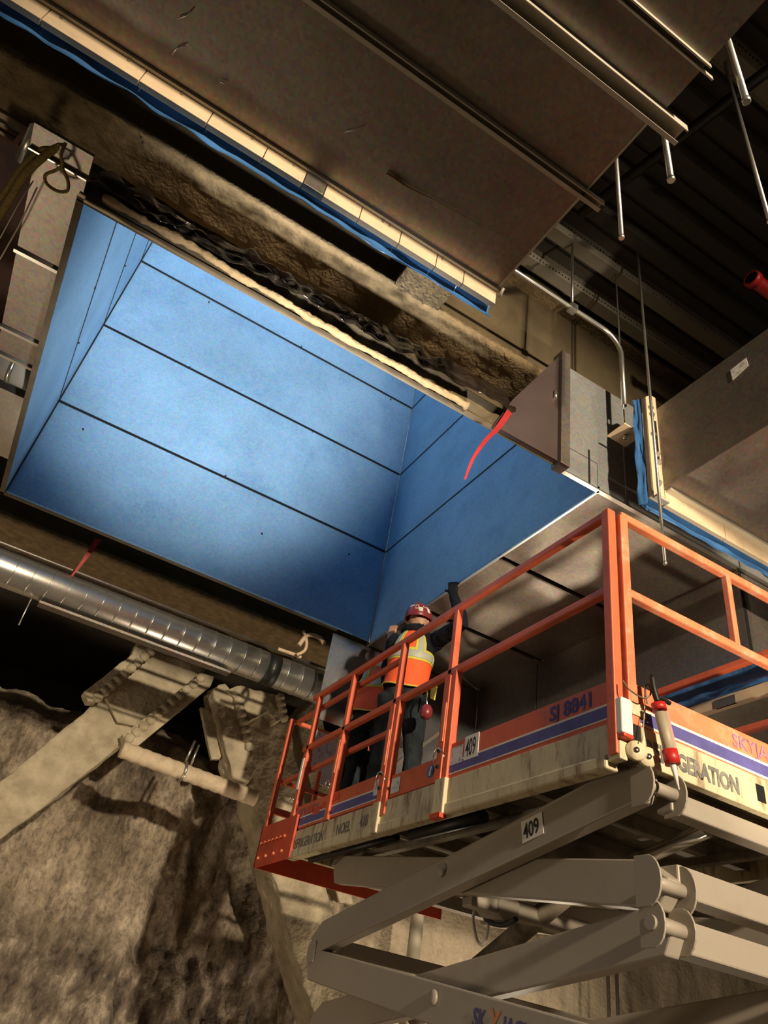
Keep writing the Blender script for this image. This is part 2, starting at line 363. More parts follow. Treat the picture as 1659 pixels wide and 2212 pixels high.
# roof deck: plate with hanging ribs, each rib a piece of its own
DZ = 5.5
ceil = MB().box(-6, 9, -3.5, 3.42, DZ, DZ + 0.08).build('ceiling', DECK, kind='structure')
MB().box(-6, -0.85, 3.46, 6.9, DZ, DZ + 0.08).build('ceiling_side', DECK, kind='structure')
MB().box(4.2, 9, 3.46, 6.9, DZ, DZ + 0.08).build('ceiling_right', DECK, kind='structure')
k = 0; y = -2.2
while y < 3.05:
    h = 0.085; rb = MB()
    rb.prism([(-6, y, DZ), (-6, y + 0.045, DZ - h), (-6, y + 0.145, DZ - h), (-6, y + 0.19, DZ)], (15, 0, 0)).build('deck_rib', PERF if k in (2, 3, 10, 15, 16) else DECK, ceil)
    MB().box(-6, 9, y + 0.205, y + 0.217, DZ - 0.012, DZ).build('deck_seam', BLACK, ceil)
    y += 0.315; k += 1
for j in range(8):
    y = 3.5 + j * 0.4
    MB().prism([(-6, y, DZ), (-6, y + 0.045, DZ - .085), (-6, y + 0.145, DZ - .085), (-6, y + 0.19, DZ)], (5.1, 0, 0)).build('deck_rib', PERF, bpy.data.objects['ceiling_side'])

# ------------------------------------------------------------------ fireproofed girders
g = empty('fireproofed_girder', (0, 3.2, 4.3), 'brown fireproofed steel girder running above the near edge of the blue duct opening', 'beam')
def flange(name, x0, x1, y0, y1, z0, z1, parent, seed=0, n=90):
    def loop(x):
        j = lambda s: 0.014 * noise.noise(V((x * 5, s * 7.3 + seed, 1)))+0.012 * noise.noise(V((x * 17, s * 3.3 + seed, 1)))
        P = []
        m = 8
        for i in range(m + 1): P.append(V((x, y0 + (y1 - y0) * i / m, z0 + j(i))))
        for i in range(m + 1): P.append(V((x, y1 - (y1 - y0) * i / m, z1)))
        P[0].y += j(20); P[m].y += j(30)
        return P
    mb = MB(); rows = [loop(x0 + (x1 - x0) * i / n) for i in range(n + 1)]; q = len(rows[0])
    P = [p for r in rows for p in r]
    F = [(i * q + a, i * q + (a + 1) % q, (i + 1) * q + (a + 1) % q, (i + 1) * q + a) for i in range(n) for a in range(q)]
    F += [list(range(q)), [n * q + a for a in range(q)]]
    return mb.add(P, F, True).build(name, FIRE, parent)
flange('bottom_flange', -5, 7.5, 3.01, 3.385, 4.3, 4.36, g, 0, 220)
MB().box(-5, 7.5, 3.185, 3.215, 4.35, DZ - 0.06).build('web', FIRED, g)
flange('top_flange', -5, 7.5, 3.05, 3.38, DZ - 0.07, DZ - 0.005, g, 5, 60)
g2 = empty('fireproofed_crossbeam', (1.27, 2.9, 4.3), 'short tan fireproofed crossbeam framing into the girder behind the large upper duct', 'beam')
mb = MB()
flange('bottom_flange', 1.10, 1.46, -2.0, 3.02, 4.302, 4.36, g2, 11, 12)
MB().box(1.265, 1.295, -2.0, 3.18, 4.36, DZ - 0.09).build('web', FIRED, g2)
g3 = empty('far_girder', (0, 6.7, 3.3), 'dark brown girder spanning behind the far edge of the blue duct opening', 'beam')
flange('bottom_flange', -5, 8, 6.42, 6.95, 3.32, 3.38, g3, 21, 120)
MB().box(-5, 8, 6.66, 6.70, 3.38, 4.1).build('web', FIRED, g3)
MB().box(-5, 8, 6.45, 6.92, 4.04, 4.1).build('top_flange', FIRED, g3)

# ------------------------------------------------------------------ blue shaft
X0, X1, Y0, Y1, ZM = -0.69, 2.70, 2.77, 5.79, 3.2
sh = empty('duct_shaft', ((X0 + X1) / 2, (Y0 + Y1) / 2, ZM), 'huge open rectangular duct shaft lined with bright blue film, seen from below', 'duct shaft')
lv = [ZM, 4.24, 5.285, 6.33, 7.35]; gp = 0.006
def quilt(a, b, c, d, amp, seed):            # slightly oil-canned sheet between four corners
    a, b, c, d = map(V, (a, b, c, d)); n = (b - a).cross(d - a).normalized()
    def fn(u, v):
        p = (a * (1 - u) + b * u) * (1 - v) + (d * (1 - u) + c * u) * v
        e = min(1, 8 * min(u, 1 - u)) * min(1, 8 * min(v, 1 - v))
        return p + n * amp * e * noise.noise(V((u * 3 + seed, v * 2.2, seed * 1.7)))
    return fn
for i in range(4):
    z0, z1 = lv[i] + gp, lv[i + 1] - gp; YA = Y0 + .02 if i == 0 else 3.45
    MB().grid(quilt((X0 + gp, Y1, z0), (X1 - gp, Y1, z0), (X1 - gp, Y1, z1), (X0 + gp, Y1, z1), 0.006, i), 40, 14).build('panel', BLUE, sh, solid=0.003, fixn=False)
    if i == 0:
        for xw in (X0, X1): MB().prism([(xw - .002, Y0, z0), (xw - .002, Y1 - gp, z0), (xw - .002, Y1 - gp, z1), (xw - .002, 3.45, z1), (xw - .002, Y0, 3.415)], (.004, 0, 0)).build('panel', BLUE, sh)
        continue
    MB().grid(quilt((X0, YA, z0), (X0, Y1 - gp, z0), (X0, Y1 - gp, z1), (X0, YA, z1), 0.015, i + 9), 40, 14).build('panel', BLUE, sh, solid=0.003, fixn=False)
    MB().grid(quilt((X1, Y1 - gp, z0), (X1, YA, z0), (X1, YA, z1), (X1, Y1 - gp, z1), 0.018, i + 17), 40, 14).build('panel', BLUE, sh, solid=0.003, fixn=False)
MB().box(X0, 2.35, Y0 - 0.002, Y0 + 0.004, ZM, 3.42).build('panel', FIRED, sh)
MB().prism([(X0, Y0, 3.42), (X0, 3.45, 4.22), (X0, 3.45, 4.25), (X0, Y0, 3.425)], (X1 - X0, 0, 0)).build('panel', FIRED, sh)
MB().box(X0, X1, 3.44, 3.45, 4.25, 7.35).build('panel', BLUE, sh)
MB().box(X0 - 0.02, X1 + 0.02, 3.425, 3.435, 4.20, 5.45).build('outer_panel', FIRED, sh)
MB().box(X0, X1, 3.44, Y1, 7.35, 7.36).build('top_panel', BLUE, sh)
# dark seams: standing joints a little behind the sheets, and bright corner angles
for i in range(1, 4):
    MB().box(X0, X1, Y1 - 0.008, Y1 + 0.02, lv[i] - 0.011, lv[i] + 0.011).build('seam', BLACK, sh)
    MB().box(X0 - 0.02, X0 + 0.007, 3.46, Y1, lv[i] - 0.006, lv[i] + 0.006).build('seam', BLACK, sh)
    MB().box(X1 - 0.008, X1 + 0.02, 3.46, Y1, lv[i] - 0.006, lv[i] + 0.006).build('seam', BLACK, sh)
MB().box(X0 - 0.02, X0 + 0.012, Y1 - 0.03, Y1 + 0.02, ZM, 7.35).build('corner_seam', BLACK, sh)
MB().tube([(X1 - 0.004, Y1 - 0.004, ZM), (X1 - 0.004, Y1 - 0.004, 7.3)], 0.008, 6).build('corner_bead', GALVB, sh)
for (a, b) in (((X0 - 0.035, X0, Y0 - 0.03, Y1 + 0.03), LIP), ((X0 - 0.03, X1 - 0.35, Y1 + 0.003, Y1 + 0.035), LIP), ((X0 - 0.03, 1.85, Y0 - 0.012, Y0 - 0.002), LIP)):
    MB().box(*a, ZM - 0.004, ZM + 0.035).build('mouth_lip', b, sh)
sc = mesh_of(MB().lathe([(0, .012), (.008, .01), (.008, 0), (0, 0)], (0, 0, 0), (1, 0, 0), 8), 'screw_mesh', BLACK)
copies(sc, 'screw', [(X0 + 0.004, yy, lv[k] - 0.03 + 0.06 * (q % 2)) for k in (1, 2) for q, yy in enumerate((3.0, 3.6, 4.3, 5.0))], sh)
sc2 = mesh_of(MB().lathe([(0, .012), (.008, .01), (.008, 0), (0, 0)], (0, 0, 0), (0, -1, 0), 8), 'screw_mesh_far', BLACK)
copies(sc2, 'screw', [(xx, Y1 - 0.004, lv[k] - 0.015 + dz) for k, xx, dz in ((3, .1, -.05), (3, 1.2, .03), (2, .2, .02), (2, 1.6, 0), (1, 0.9, .03), (1, -.4, -.16), (1, 2.3, -.2), (1, 1.4, -.4), (3, 2.4, -.03))], sh)

# ------------------------------------------------------------------ plenum to the right of the shaft: glossy underside and sides
pl = empty('plenum_duct', (3.35, 4.3, ZM), 'broad galvanised plenum with glossy brown underside to the right of the blue shaft', 'duct')
XD = 4.02
for (y0, y1) in ((2.775, 3.80), (3.80, 4.87), (4.87, 5.85)):
    MB().grid(quilt((X1 + 0.012, y1 - 0.012, ZM), (XD, y1 - 0.012, ZM), (XD, y0 + 0.012, ZM), (X1 + 0.012, y0 + 0.012, ZM), 0.03, y0), 26, 22).build('bottom_panel', GALV, pl, solid=0.004, fixn=False)
for yy in (3.80, 4.87):
    MB().box(X1, XD, yy - 0.022, yy + 0.022, ZM + 0.004, ZM + 0.02).build('seam', BLACK, pl)
    MB().box(X1 + 0.02, XD - 0.1, yy + 0.012, yy + 0.03, ZM - 0.022, ZM + 0.003).build('seam_flange', GALVD, pl)
MB().box(X1 + 0.002, X1 + 0.016, Y0, 5.85, ZM - 0.012, ZM + 0.03).build('edge_angle', GALVB, pl)
MB().box(2.40, 4.02, Y0, Y0 + 0.012, ZM, 4.2).build('near_side_panel', DARKS, pl)
MB().box(4.035, 6.2, Y0, Y0 + 0.012, ZM - 0.0, 4.2).build('near_side_panel', DARKS, pl)
MB().box(2.37, 6.2, Y0 - 0.012, Y0 + 0.02, ZM - 0.012, ZM - 0.001).build('edge_angle', GALVB, pl)
MB().box(2.62, 2.632, Y0 - 0.006, Y0, ZM, ZM + 0.3).build('standing_seam', BLACK, pl)
MB().box(2.325, 2.40, Y0 - 0.075, Y0 + 0.02, ZM - 0.03, 4.23).build('joint_flange', GALVD, pl, bevel=0.004)
MB().box(2.40, 2.416, Y0 - 0.045, Y0, ZM - 0.0, 4.21).build('joint_flange', GALVD, pl, bevel=0.003)
MB().prism([(1.83, Y0 - 0.01, 3.205), (2.33, Y0 - 0.01, 3.205), (2.33, Y0 - 0.01, 4.2), (1.95, Y0 - 0.01, 3.50)], (0, -0.03, 0)).build('transition_panel', PURP, pl)
MB().box(2.40, 6.2, Y0 + 0.012, 3.0, 4.19, 4.2).build('top_panel', GALVD, pl)
MB().tube([aty(1200, 845, Y0 - .05), aty(1200, 860, Y0 - .05)], 0.012, 8).build('latch', GALVB, pl)
# drop box beyond the lift: side, near and far faces, flange and film at its open bottom
dr = empty('drop_duct', (4.9, 4.3, 2.25), 'galvanised drop duct beyond the lift, blue film and cream flange round its bottom', 'duct')
ZB = 2.30
for (y0, y1) in ((2.79, 4.94), (4.95, 5.85)):
    MB().grid(quilt((XD, y1, ZB), (XD, y0, ZB), (XD, y0, ZM), (XD, y1, ZM), 0.02, y0), 24, 14).build('side_panel', GALV, dr, solid=0.004, fixn=False)
MB().box(XD + 0.03, 6.2, 2.785, 2.80, ZB, ZM - 0.02).build('near_panel', GALV, dr)
MB().box(XD, XD + 0.03, 2.786, 2.80, ZB, ZM - 0.015).build('corner_gap', BLACK, dr)
MB().box(XD + 0.004, XD + 0.02, 4.93, 4.96, ZB, ZM).build('seam', BLACK, dr)
MB().grid(lambda u, v: V((XD - 0.03 - 0.015 * noise.noise(V((u * 22, v * 3, 2))), 2.6 + 2.9 * u, ZB + 0.0 + 0.17 * v + 0.012 * noise.noise(V((u * 9, 4, v))))), 60, 8).build('blue_film', FILM, dr, solid=0.003, fixn=False)
MB().box(XD - 0.035, XD + 0.02, 2.6, 5.5, ZB - 0.075, ZB - 0.005).build('flange', CREAM, dr, bevel=0.003)
MB().box(XD - 0.04, XD - 0.02, 2.92, 3.08, ZB - 0.075, ZB - 0.02).build('tape_patch', GALVD, dr)
MB().box(XD + 0.02, 6.2, 2.6, 5.85, ZB - 0.02, ZB - 0.005).build('bottom_cover', GALVD, dr)
FP = MB().grid(quilt((2.345, 5.86, 2.36), (XD, 5.86, 2.36), (XD, 5.86, ZM - 0.01), (2.345, 5.86, ZM - 0.01), 0.03, 44), 26, 18).build('sheet_metal_panel', SHEET, solid=0.004, fixn=False,
    label='upright sheet metal panel hanging beyond the two workers below the blue shaft', cat='panel')
MB().box(3.0, XD, 5.858, 5.864, 2.02, 2.365).build('lower_sheet', SHEET, FP)
MB().bar((3.1, 5.84, 2.1), (3.6, 5.84, 2.62), 0.03, 0.02, up=(0, 1, 0)).build('fold', GALVD, FP)

# ------------------------------------------------------------------ large upper duct (near, overhead)
BZ = 3.4
bd = empty('upper_duct', (0, 1, BZ), 'very large galvanised duct overhead with cream flange and blue film along its end', 'duct')
XR = 1.325
for y0, y1 in ((-1.6, 0.715), (0.725, 0.93), (0.99, 1.385), (1.40, 2.06)):
    xr = XR if y0 > 0.9 else 1.345
    MB().grid(quilt((-5, y1, BZ), (xr, y1, BZ), (xr, y0, BZ), (-5, y0, BZ), 0.012, y0 + 5), 50, 12).build('bottom_panel', GALV, bd, solid=0.004, fixn=False)
MB().box(XR - 0.004, XR, -1.6, 2.06, BZ, BZ + 0.8).build('side_panel', GALV, bd)
MB().box(-5, XR, -1.6, 2.06, BZ + 0.795, BZ + 0.8).build('top_panel', GALV, bd)
MB().box(XR - 0.006, XR + 0.006, 0.99, 2.05, BZ - 0.006, BZ + 0.004).build('edge_bead', CHAN, bd)
def channel(y, wd, hh, x1, nm):
    MB().box(-5, x1, y, y + wd, BZ - 0.006, BZ - 0.001).box(-5, x1, y, y + 0.006, BZ - hh, BZ - 0.005).box(-5, x1, y + wd - 0.006, y + wd, BZ - hh, BZ - 0.005).box(-5, x1, y + wd - 0.02, y + wd, BZ - hh - 0.004, BZ - hh).build(nm, CHAN, bd)
channel(1.375, 0.045, 0.035, 1.43, 'support_channel')
channel(0.925, 0.075, 0.05, 1.47, 'support_channel')
MB().box(-5, 1.36, 0.708, 0.715, BZ - 0.03, BZ).build('standing_seam', CHAN, bd)
MB().box(-5, 1.40, 0.735, 0.742, BZ - 0.03, BZ).build('standing_seam', CHAN, bd)
MB().box(-5, XR + 0.01, 2.05, 2.065, BZ - 0.022, BZ + 0.01).build('edge_angle', CHAN, bd)
MB().tube([(1.34, 2.02, BZ - 0.03), (1.345, 2.06, BZ - 0.05), (1.36, 2.06, BZ - 0.02)], 0.01, 6).build('edge_angle', CHAN, bd)
xs = [-5, -4.3, -3.6, -2.9, -2.2, -1.6, -1.05, -0.62, -0.3, -0.02, 0.19, 0.30, 0.50, 0.73, 0.95, 1.12, 1.33]
for i in range(len(xs) - 1):
    tape = abs(xs[i] - 0.19) < 1e-6
    MB().box(xs[i] + 0.002, xs[i + 1] - 0.002, 2.068 - (0.004 if tape else 0), 2.10, BZ - 0.122, BZ + 0.02).build('tape_patch' if tape else 'flange_section', GALVD if tape else CREAM, bd, bevel=0.002)
bt = mesh_of(MB().lathe([(0, .006), (.007, .005), (.007, 0), (0, 0)], (0, 0, 0), (0, -1, 0), 8), 'rivet_mesh', UNDER)
copies(bt, 'rivet', [(x, 2.068, BZ - 0.035) for x in (-1.0, -.7, -.45, -.1, 0.12, 0.62, 0.66, 0.98)], bd)
for pts, rr_ in (([(742, 286), (768, 281), (790, 270)], 0.0016), ([(372, 118), (382, 104), (400, 98)], 0.003), ([(385, 40), (402, 34), (414, 22)], 0.003), ([(474, 176), (486, 180)], 0.003)):
    MB().tube([atz(x, y, BZ - 0.0135) for x, y in pts], rr_, 6).build('scuff_mark', GALVB, bd)
MB().tube([atz(835, 374, BZ - 0.0135), atz(862, 392, BZ - 0.0135), atz(880, 404, BZ - 0.0135), atz(940, 432, BZ - 0.0135), atz(1040, 488, BZ - 0.0135)], [0.007, 0.010, 0.005, 0.0022, 0.001], 6).build('smear', FOAM, bd)
def filmfn(x0, x1, y, z0, z1, s):
    def fn(u, v):
        x = x0 + (x1 - x0) * u
        sag = 0.018 * noise.noise(V((x * 2.3, s, 0))) + 0.01 * noise.noise(V((x * 9, s, v * 2)))
        return V((x, y + 0.03 * math.sin(v * 3.1) + 0.015 * noise.noise(V((x * 7, s, v * 3))), z0 + (z1 - z0) * v + sag * (1 - v)))
    return fn
MB().grid(filmfn(-5, 1.335, 2.11, BZ - 0.185, BZ - 0.05, 3), 160, 8).build('blue_film', FILM, bd, solid=0.003, fixn=False)

# ------------------------------------------------------------------ right hand duct with bolted flange
rd = empty('right_duct', (3.7, 1.2, 3.1), 'dark duct section at right with bolted beige flange and blue film behind it', 'duct')
XF, YF, RB, RT = 2.905, 2.42, 3.10, 3.80
MB().box(XF, XF + 0.006, -1.5, YF, RB, RT).build('side_panel', GALVD, rd)
MB().grid(quilt((5.5, YF, RB), (5.5, -1.5, RB), (XF, -1.5, RB), (XF, YF, RB), 0.015, 61), 20, 20).build('bottom_panel', GALV, rd, solid=0.004, fixn=False)
MB().box(XF, 5.5, -1.5, YF, RT - 0.006, RT).build('top_panel', GALVD, rd)
MB().box(XF - 0.004, XF + 0.02, -1.5, YF, RB - 0.006, RB + 0.006).build('edge_bead', GALV, rd)
MB().prism([(2.795, YF, 2.985), (XF, YF, 2.985), (XF, YF, 3.90), (2.86, YF, 3.90), (2.80, YF, 3.84)], (0, 0.03, 0)).build('flange', CREAM, rd, bevel=0.003)
MB().box(2.80, XF + 0.002, YF - 0.03, YF, 2.97, 2.985).build('flange_lip', CHAN, rd)
for i in range(5):
    MB().box(XF + 0.004 + i * 0.52, XF + 0.52 + i * 0.52, YF, YF + 0.03, 2.975, RB - 0.006).build('flange_section', CREAM, rd, bevel=0.002)
MB().box(XF + 0.01, 5.5, YF - 0.04, YF + 0.004, RB - 0.022, RB - 0.003).build('edge_angle', CHAN, rd)
MB().box(2.87, 2.885, YF - 0.004, YF, 3.32, 3.66).build('slot', BLACK, rd)
bo = mesh_of(MB().lathe([(0, .02), (.014, .018), (.016, .004), (.022, .003), (.022, 0), (0, 0)], (0, 0, 0), (0, -1, 0), 8), 'flange_bolt_mesh', UNDER)
copies(bo, 'bolt', [(2.845, YF, 3.76), (2.85, YF, 3.70), (2.848, YF, 3.52), (2.868, YF, 3.36), (2.875, YF, 3.30), (2.86, YF, 3.12)], rd)
MB().grid(lambda u, v: V((2.80 - 0.03 * v + 0.02 * noise.noise(V((u * 6, v * 3, 8))), YF + 0.035 + 0.05 * v, 2.95 + 0.9 * u)), 24, 6).build('blue_film', FILM, rd, solid=0.003, fixn=False)
MB().grid(filmfn(2.78, 5.5, YF + 0.04, 2.90, 3.03, 9), 90, 8).build('blue_film', FILM, rd, solid=0.003, fixn=False)
st = [atx(1578, 800, XF - 0.003), atx(1612, 773, XF - 0.003), atx(1617, 790, XF - 0.003), atx(1583, 822, XF - 0.003)]
MB().prism(st, (-0.002, 0, 0)).build('sticker', WHITEM, rd)

# ------------------------------------------------------------------ duct on the left of the shaft, and round ducts
ld = empty('side_duct', (-0.85, 4, 3.35), 'narrow grey galvanised duct running along the left side of the blue shaft', 'duct')
for y0, y1 in ((2.74, 3.43), (3.44, 4.10), (4.11, 4.36)):
    MB().box(-0.985, -0.735, y0, y1, 3.35, 3.36).build('bottom_panel', GALV, ld)
    MB().box(-0.99, -0.985, y0, y1, 3.35, 3.44).build('side_panel', GALV, ld)
    MB().box(-1.0, -0.735, y1 - 0.012, y1 + 0.012, 3.33, 3.35).build('joint_flange', GALVB, ld)
MB().box(-1.02, -0.73, 2.60, 2.74, 3.34, 3.36).build('end_lip', GALV, ld)
MB().box(-1.02, -0.73, 2.733, 2.742, 3.32, 3.345).build('joint_flange', GALVB, ld)
MB().box(-0.90, -0.835, 2.64, 2.69, 3.334, 3.34).build('sticker', WHITEM, ld)
rdct = empty('round_duct', (-1.6, 4.5, 3.5), 'bright round galvanised duct meeting the left edge of the blue shaft', 'duct')
c0 = atz(-120, 700, 3.45); c1 = atz(58, 800, 3.45); c1 = V((c1.x, c0.y, 3.45)); c0 = V((-4, c1.y, 3.45))
yy = atz(25, 785, 3.45).y; 
MB().tube([(-4, yy, 3.45), (-0.76, yy, 3.45)], 0.13, 28).build('pipe_body', CHAN, rdct)
MB().tube([(-0.90, yy, 3.45), (-0.87, yy, 3.45)], 0.136, 28).build('collar', GALVB, rdct)
yb = atz(10, 930, 3.45).y
MB().box(-4, -0.74, yb - 0.42, yb + 0.45, 3.5, 3.9).build('flat_duct', GALVB, label='pale flat galvanised duct beyond the round duct at far left', cat='duct')
rb_ = empty('roof_joist', (-1.4, 4.4, 4.1), 'dark red primed steel joist crossing at upper left beside the ropes', 'beam')
MB().box(-1.50, -1.18, 3.42, 6.4, 4.1, 4.13).build('bottom_flange', REDIRON, rb_)
MB().box(-1.36, -1.33, 3.42, 6.4, 4.13, 4.6).build('web', REDIRON, rb_)
MB().box(-1.50, -1.18, 3.42, 6.4, 4.6, 4.63).build('top_flange', REDIRON, rb_)
for nm, x0_, x1_, y_, lab in (('deck_strip', -4, -1.33, 3.46, 'pale ribbed steel strip by the left edge, upper of two'), ('deck_strip', -4, -1.45, 3.80, 'pale ribbed steel strip by the left edge, lower of two')):
    s_ = empty(nm, (-2.5, y_, 4.3), lab, 'steel strip', 'pale ribbed strips at the left edge')
    MB().box(x0_, x1_, y_ - 0.05, y_ + 0.1, 4.3, 4.32).build('sheet', CREAM, s_)
    MB().box(x0_, x1_, y_ + 0.0, y_ + 0.012, 4.28, 4.3).box(x0_, x1_, y_ + 0.06, y_ + 0.07, 4.28, 4.3).build('rib', GALVD, s_)
MB().tube([atz(45, 345, 4.05), atz(75, 275, 4.05)], [0.035, 0.03], 14).build('bright_pipe', GALVB, label='short bright steel pipe stub leaning beside the red joist', cat='pipe')
# ropes and strings hanging at upper left
def pth(pts, z): return [atz(x, y, z + dz) for x, y, dz in pts]
def smooth(path, n=6):
    P = [V(p) for p in path]; out = []
    for i in range(len(P) - 1):
        a, b, c, d = P[max(i - 1, 0)], P[i], P[i + 1], P[min(i + 2, len(P) - 1)]
        for k in range(n):
            t = k / n
            out.append(0.5 * ((2 * b) + (c - a) * t + (2 * a - 5 * b + 4 * c - d) * t * t + (3 * b - a - 3 * c + d) * t ** 3))
    out.append(P[-1]); return out
MB().tube(smooth(pth([(-60, 540, 0), (0, 465, 0), (60, 370, 0), (140, 305, 0.06)], 3.3)), 0.020, 8).build('ochre_rope', ROPE, label='thick ochre rope rising from left edge to the girder, lower strand', cat='rope', group='ochre ropes')
MB().tube(smooth(pth([(-60, 500, 0), (0, 430, 0), (45, 365, 0), (85, 325, .02), (112, 322, .02)], 3.32)), 0.014, 8).build('ochre_rope', ROPE, label='thinner ochre rope at left edge, upper strand ending in a hook', cat='rope', group='ochre ropes')
MB().tube(smooth(pth([(142, 308, .04), (132, 335, 0), (135, 355, 0), (120, 368, 0), (98, 378, 0), (102, 398, 0), (125, 413, 0), (145, 412, 0), (147, 392, 0), (138, 370, 0), (130, 352, 0)], 3.28)), 0.0085, 8).build('rope_loop', ROPE, label='ochre rope loop dangling over the grey side duct', cat='rope', group='ochre ropes')
MB().tube(pth([(0, 560, 0), (40, 490, 0), (80, 405, 0)], 3.3), 0.004, 6).build('pale_string', STRING, label='thin pale string at left, nearer to the grey side duct', cat='string', group='pale strings')
MB().tube(pth([(0, 515, 0), (35, 450, 0), (68, 395, 0)], 3.34), 0.003, 6).build('pale_string', STRING, label='thin pale string at left, nearer to the ochre ropes', cat='string', group='pale strings')

# ------------------------------------------------------------------ foam and black plastic along the near edge of the shaft
pa, pb = aty(222, 425, 2.735), aty(1010, 880, 2.735)
path = []; rr = []
for i in range(201):
    t = i / 200; p = pa.lerp(pb, t); x = p.x
    path.append(V((x, 2.725 + 0.012 * noise.noise(V((x * 4, 0, 0))), p.z - 0.012 + 0.014 * noise.noise(V((x * 3, 7, 0))) + 0.02 * math.sin(t * 9)*0.4)))
    rr.append(0.021 + 0.011 * noise.noise(V((x * 6, 3, 0))) + 0.008 * noise.noise(V((x * 23, 3, 0))))
rr[0] = rr[-1] = 0.008
fb = MB().tube(path, rr, 12).build('foam_bead', FOAM, label='lumpy tan spray foam bead along the near edge of the blue shaft', cat='foam')
rough(fb, 2, 0.014, 0.06)
def plast(u, v):
    a = aty(195, 385, 2.70).lerp(aty(1110, 880, 2.70), u)
    c = a + V((0, 0.12 * v - 0.02, (v - 0.22) * (0.27 + 0.07 * noise.noise(V((u * 8, 1, 0))))))
    k = 0.035
    return c + V((0, k * noise.noise(V((u * 30, v * 4, 1))), k * noise.noise(V((u * 26, v * 4, 5))) + 0.04 * noise.noise(V((u * 6, 2, 3)))))
MB().grid(plast, 150, 12).build('black_plastic_sheet', PLASTIC, solid=0.002, fixn=False, label='crumpled shiny black plastic sheet tucked above the foam bead under the girder', cat='plastic sheet')
def ribbon(name, pts, w, lab):
    P = smooth(pts, 6); mb = MB(); vs = []; fs = []
    for i, p in enumerate(P):
        ww = w * (1 - 0.75 * i / (len(P) - 1)); tw = 0.5 * i / len(P)
        d = V((math.cos(tw), math.sin(tw) * .4, 0.35)).normalized()
        vs += [p - d * ww, p + d * ww]
    fs = [(2 * i, 2 * i + 1, 2 * i + 3, 2 * i + 2) for i in range(len(P) - 1)]
    return mb.add(vs, fs, True).build(name, RIBBON, solid=0.003, fixn=False, label=lab, cat='ribbon')
ribbon('red_ribbon', [aty(1108, 878, 2.70), aty(1075, 925, 2.69), aty(1050, 950, 2.66), aty(1022, 990, 2.62), aty(1004, 1035, 2.6)], 0.028, 'red tape ribbon dangling at the near edge of the blue shaft')
ribbon('red_ribbon', [aty(212, 1165, 6.2), aty(185, 1205, 6.2), aty(153, 1247, 6.2)], 0.03, 'red tape ribbon hanging below the far left edge of the blue shaft')

# ------------------------------------------------------------------ conduit, black pipe, rods
cp = [(1.31, 2.6, 4.6), (2.0, 2.6, 4.6), (2.55, 2.6, 4.6)] + arc((2.62, 2.6, 4.42), (0, 0, 1), (1, 0, 0), 0.18, 0, math.pi / 2, 8) + [(2.80, 2.6, 3.9)]
cp = [V(p) for p in cp]
cn = empty('steel_conduit', (1, 2.6, 4.6), 'thin bent steel conduit running under the roof deck in front of the girder', 'conduit')
MB().tube(cp, 0.018, 10).build('pipe_body', GALVB, cn)
MB().box(2.30, 2.36, 2.57, 2.63, 4.57, 4.63).build('clamp', GALVB, cn)
b0 = atz(1255, 462, 5.05); b1 = atz(1659, 152, 5.05)
bm_ = (b1 - b0).normalized()
MB().tube([b0, b0 + bm_ * 5], 0.036, 14).build('black_pipe', BLACK, label='long black iron pipe crossing below the roof deck at upper right', cat='pipe')
def rod(px, zb, lab, r=0.011, ztop=DZ, p=None):
    p = p or atz(*px, zb)
    t = empty('threaded_rod', p, lab, 'rod', 'threaded hanger rods')
    MB().tube([(p.x, p.y, p.z), (p.x, p.y, ztop)], r, 8).build('shaft', GALVB, t)
    MB().lathe([(0, 0), (r * 1.25, .002), (r * 1.25, .02), (r, .022)], p, (0, 0, 1), 8).build('end_nut', GALVB, t)
    return p
rod((1343, 515), 3.2, 'hanger rod just right of the upper duct, leftmost of three free ends')
rod((1450, 390), 3.2, 'hanger rod just right of the upper duct, middle of three free ends', 0.014)
rod((1613, 220), 3.2, 'hanger rod just right of the upper duct, nearest the top right corner', 0.014)
rod((1663, 480), 3.6, 'dim hanger rod at the right edge below the black pipe')
rod(None, 0, 'thin hanger rod holding up the bent steel conduit', 0.011, p=V((2.33, 2.6, 4.64)))
pbk = aty(1350, 938, 2.6)
rod(None, 0, 'thin hanger rod ending in a small square plate beside the right duct', 0.006, p=V((pbk.x, 2.6, pbk.z)))
pl_ = empty('hanger_plate', (pbk.x, 2.6, pbk.z), 'small pale square plate hanging on a thin rod beside the right duct', 'plate')
MB().box(pbk.x - 0.085, pbk.x + 0.085, 2.52, 2.68, pbk.z - 0.012, pbk.z - 0.002).build('square_washer', CREAM, pl_, bevel=0.003)
MB().lathe([(0, -.03), (.014, -.03), (.014, 0), (0, 0)], (pbk.x, 2.6, pbk.z - .012), (0, 0, 1), 6).build('nut', GALVB, pl_)
pr = aty(1437, 1220, 2.37)
rod(None, 0, 'long hanger rod dangling in front of the bolted flange of the right duct', 0.0095, p=V((pr.x, 2.37, pr.z)))
# red sprinkler pipe at the right edge
q0 = atz(1622, 600, 4.9); 
sp = empty('sprinkler_pipe', q0, 'red sprinkler pipe end poking in at the right edge', 'pipe')
MB().tube([q0, q0 + V((2.5, 0.0, 0))], 0.05, 18).build('pipe_body', RED, sp)
MB().tube([q0 - V((0.0, 0, 0)), q0 + V((0.05, 0, 0))], 0.062, 18).build('coupling', RED, sp)
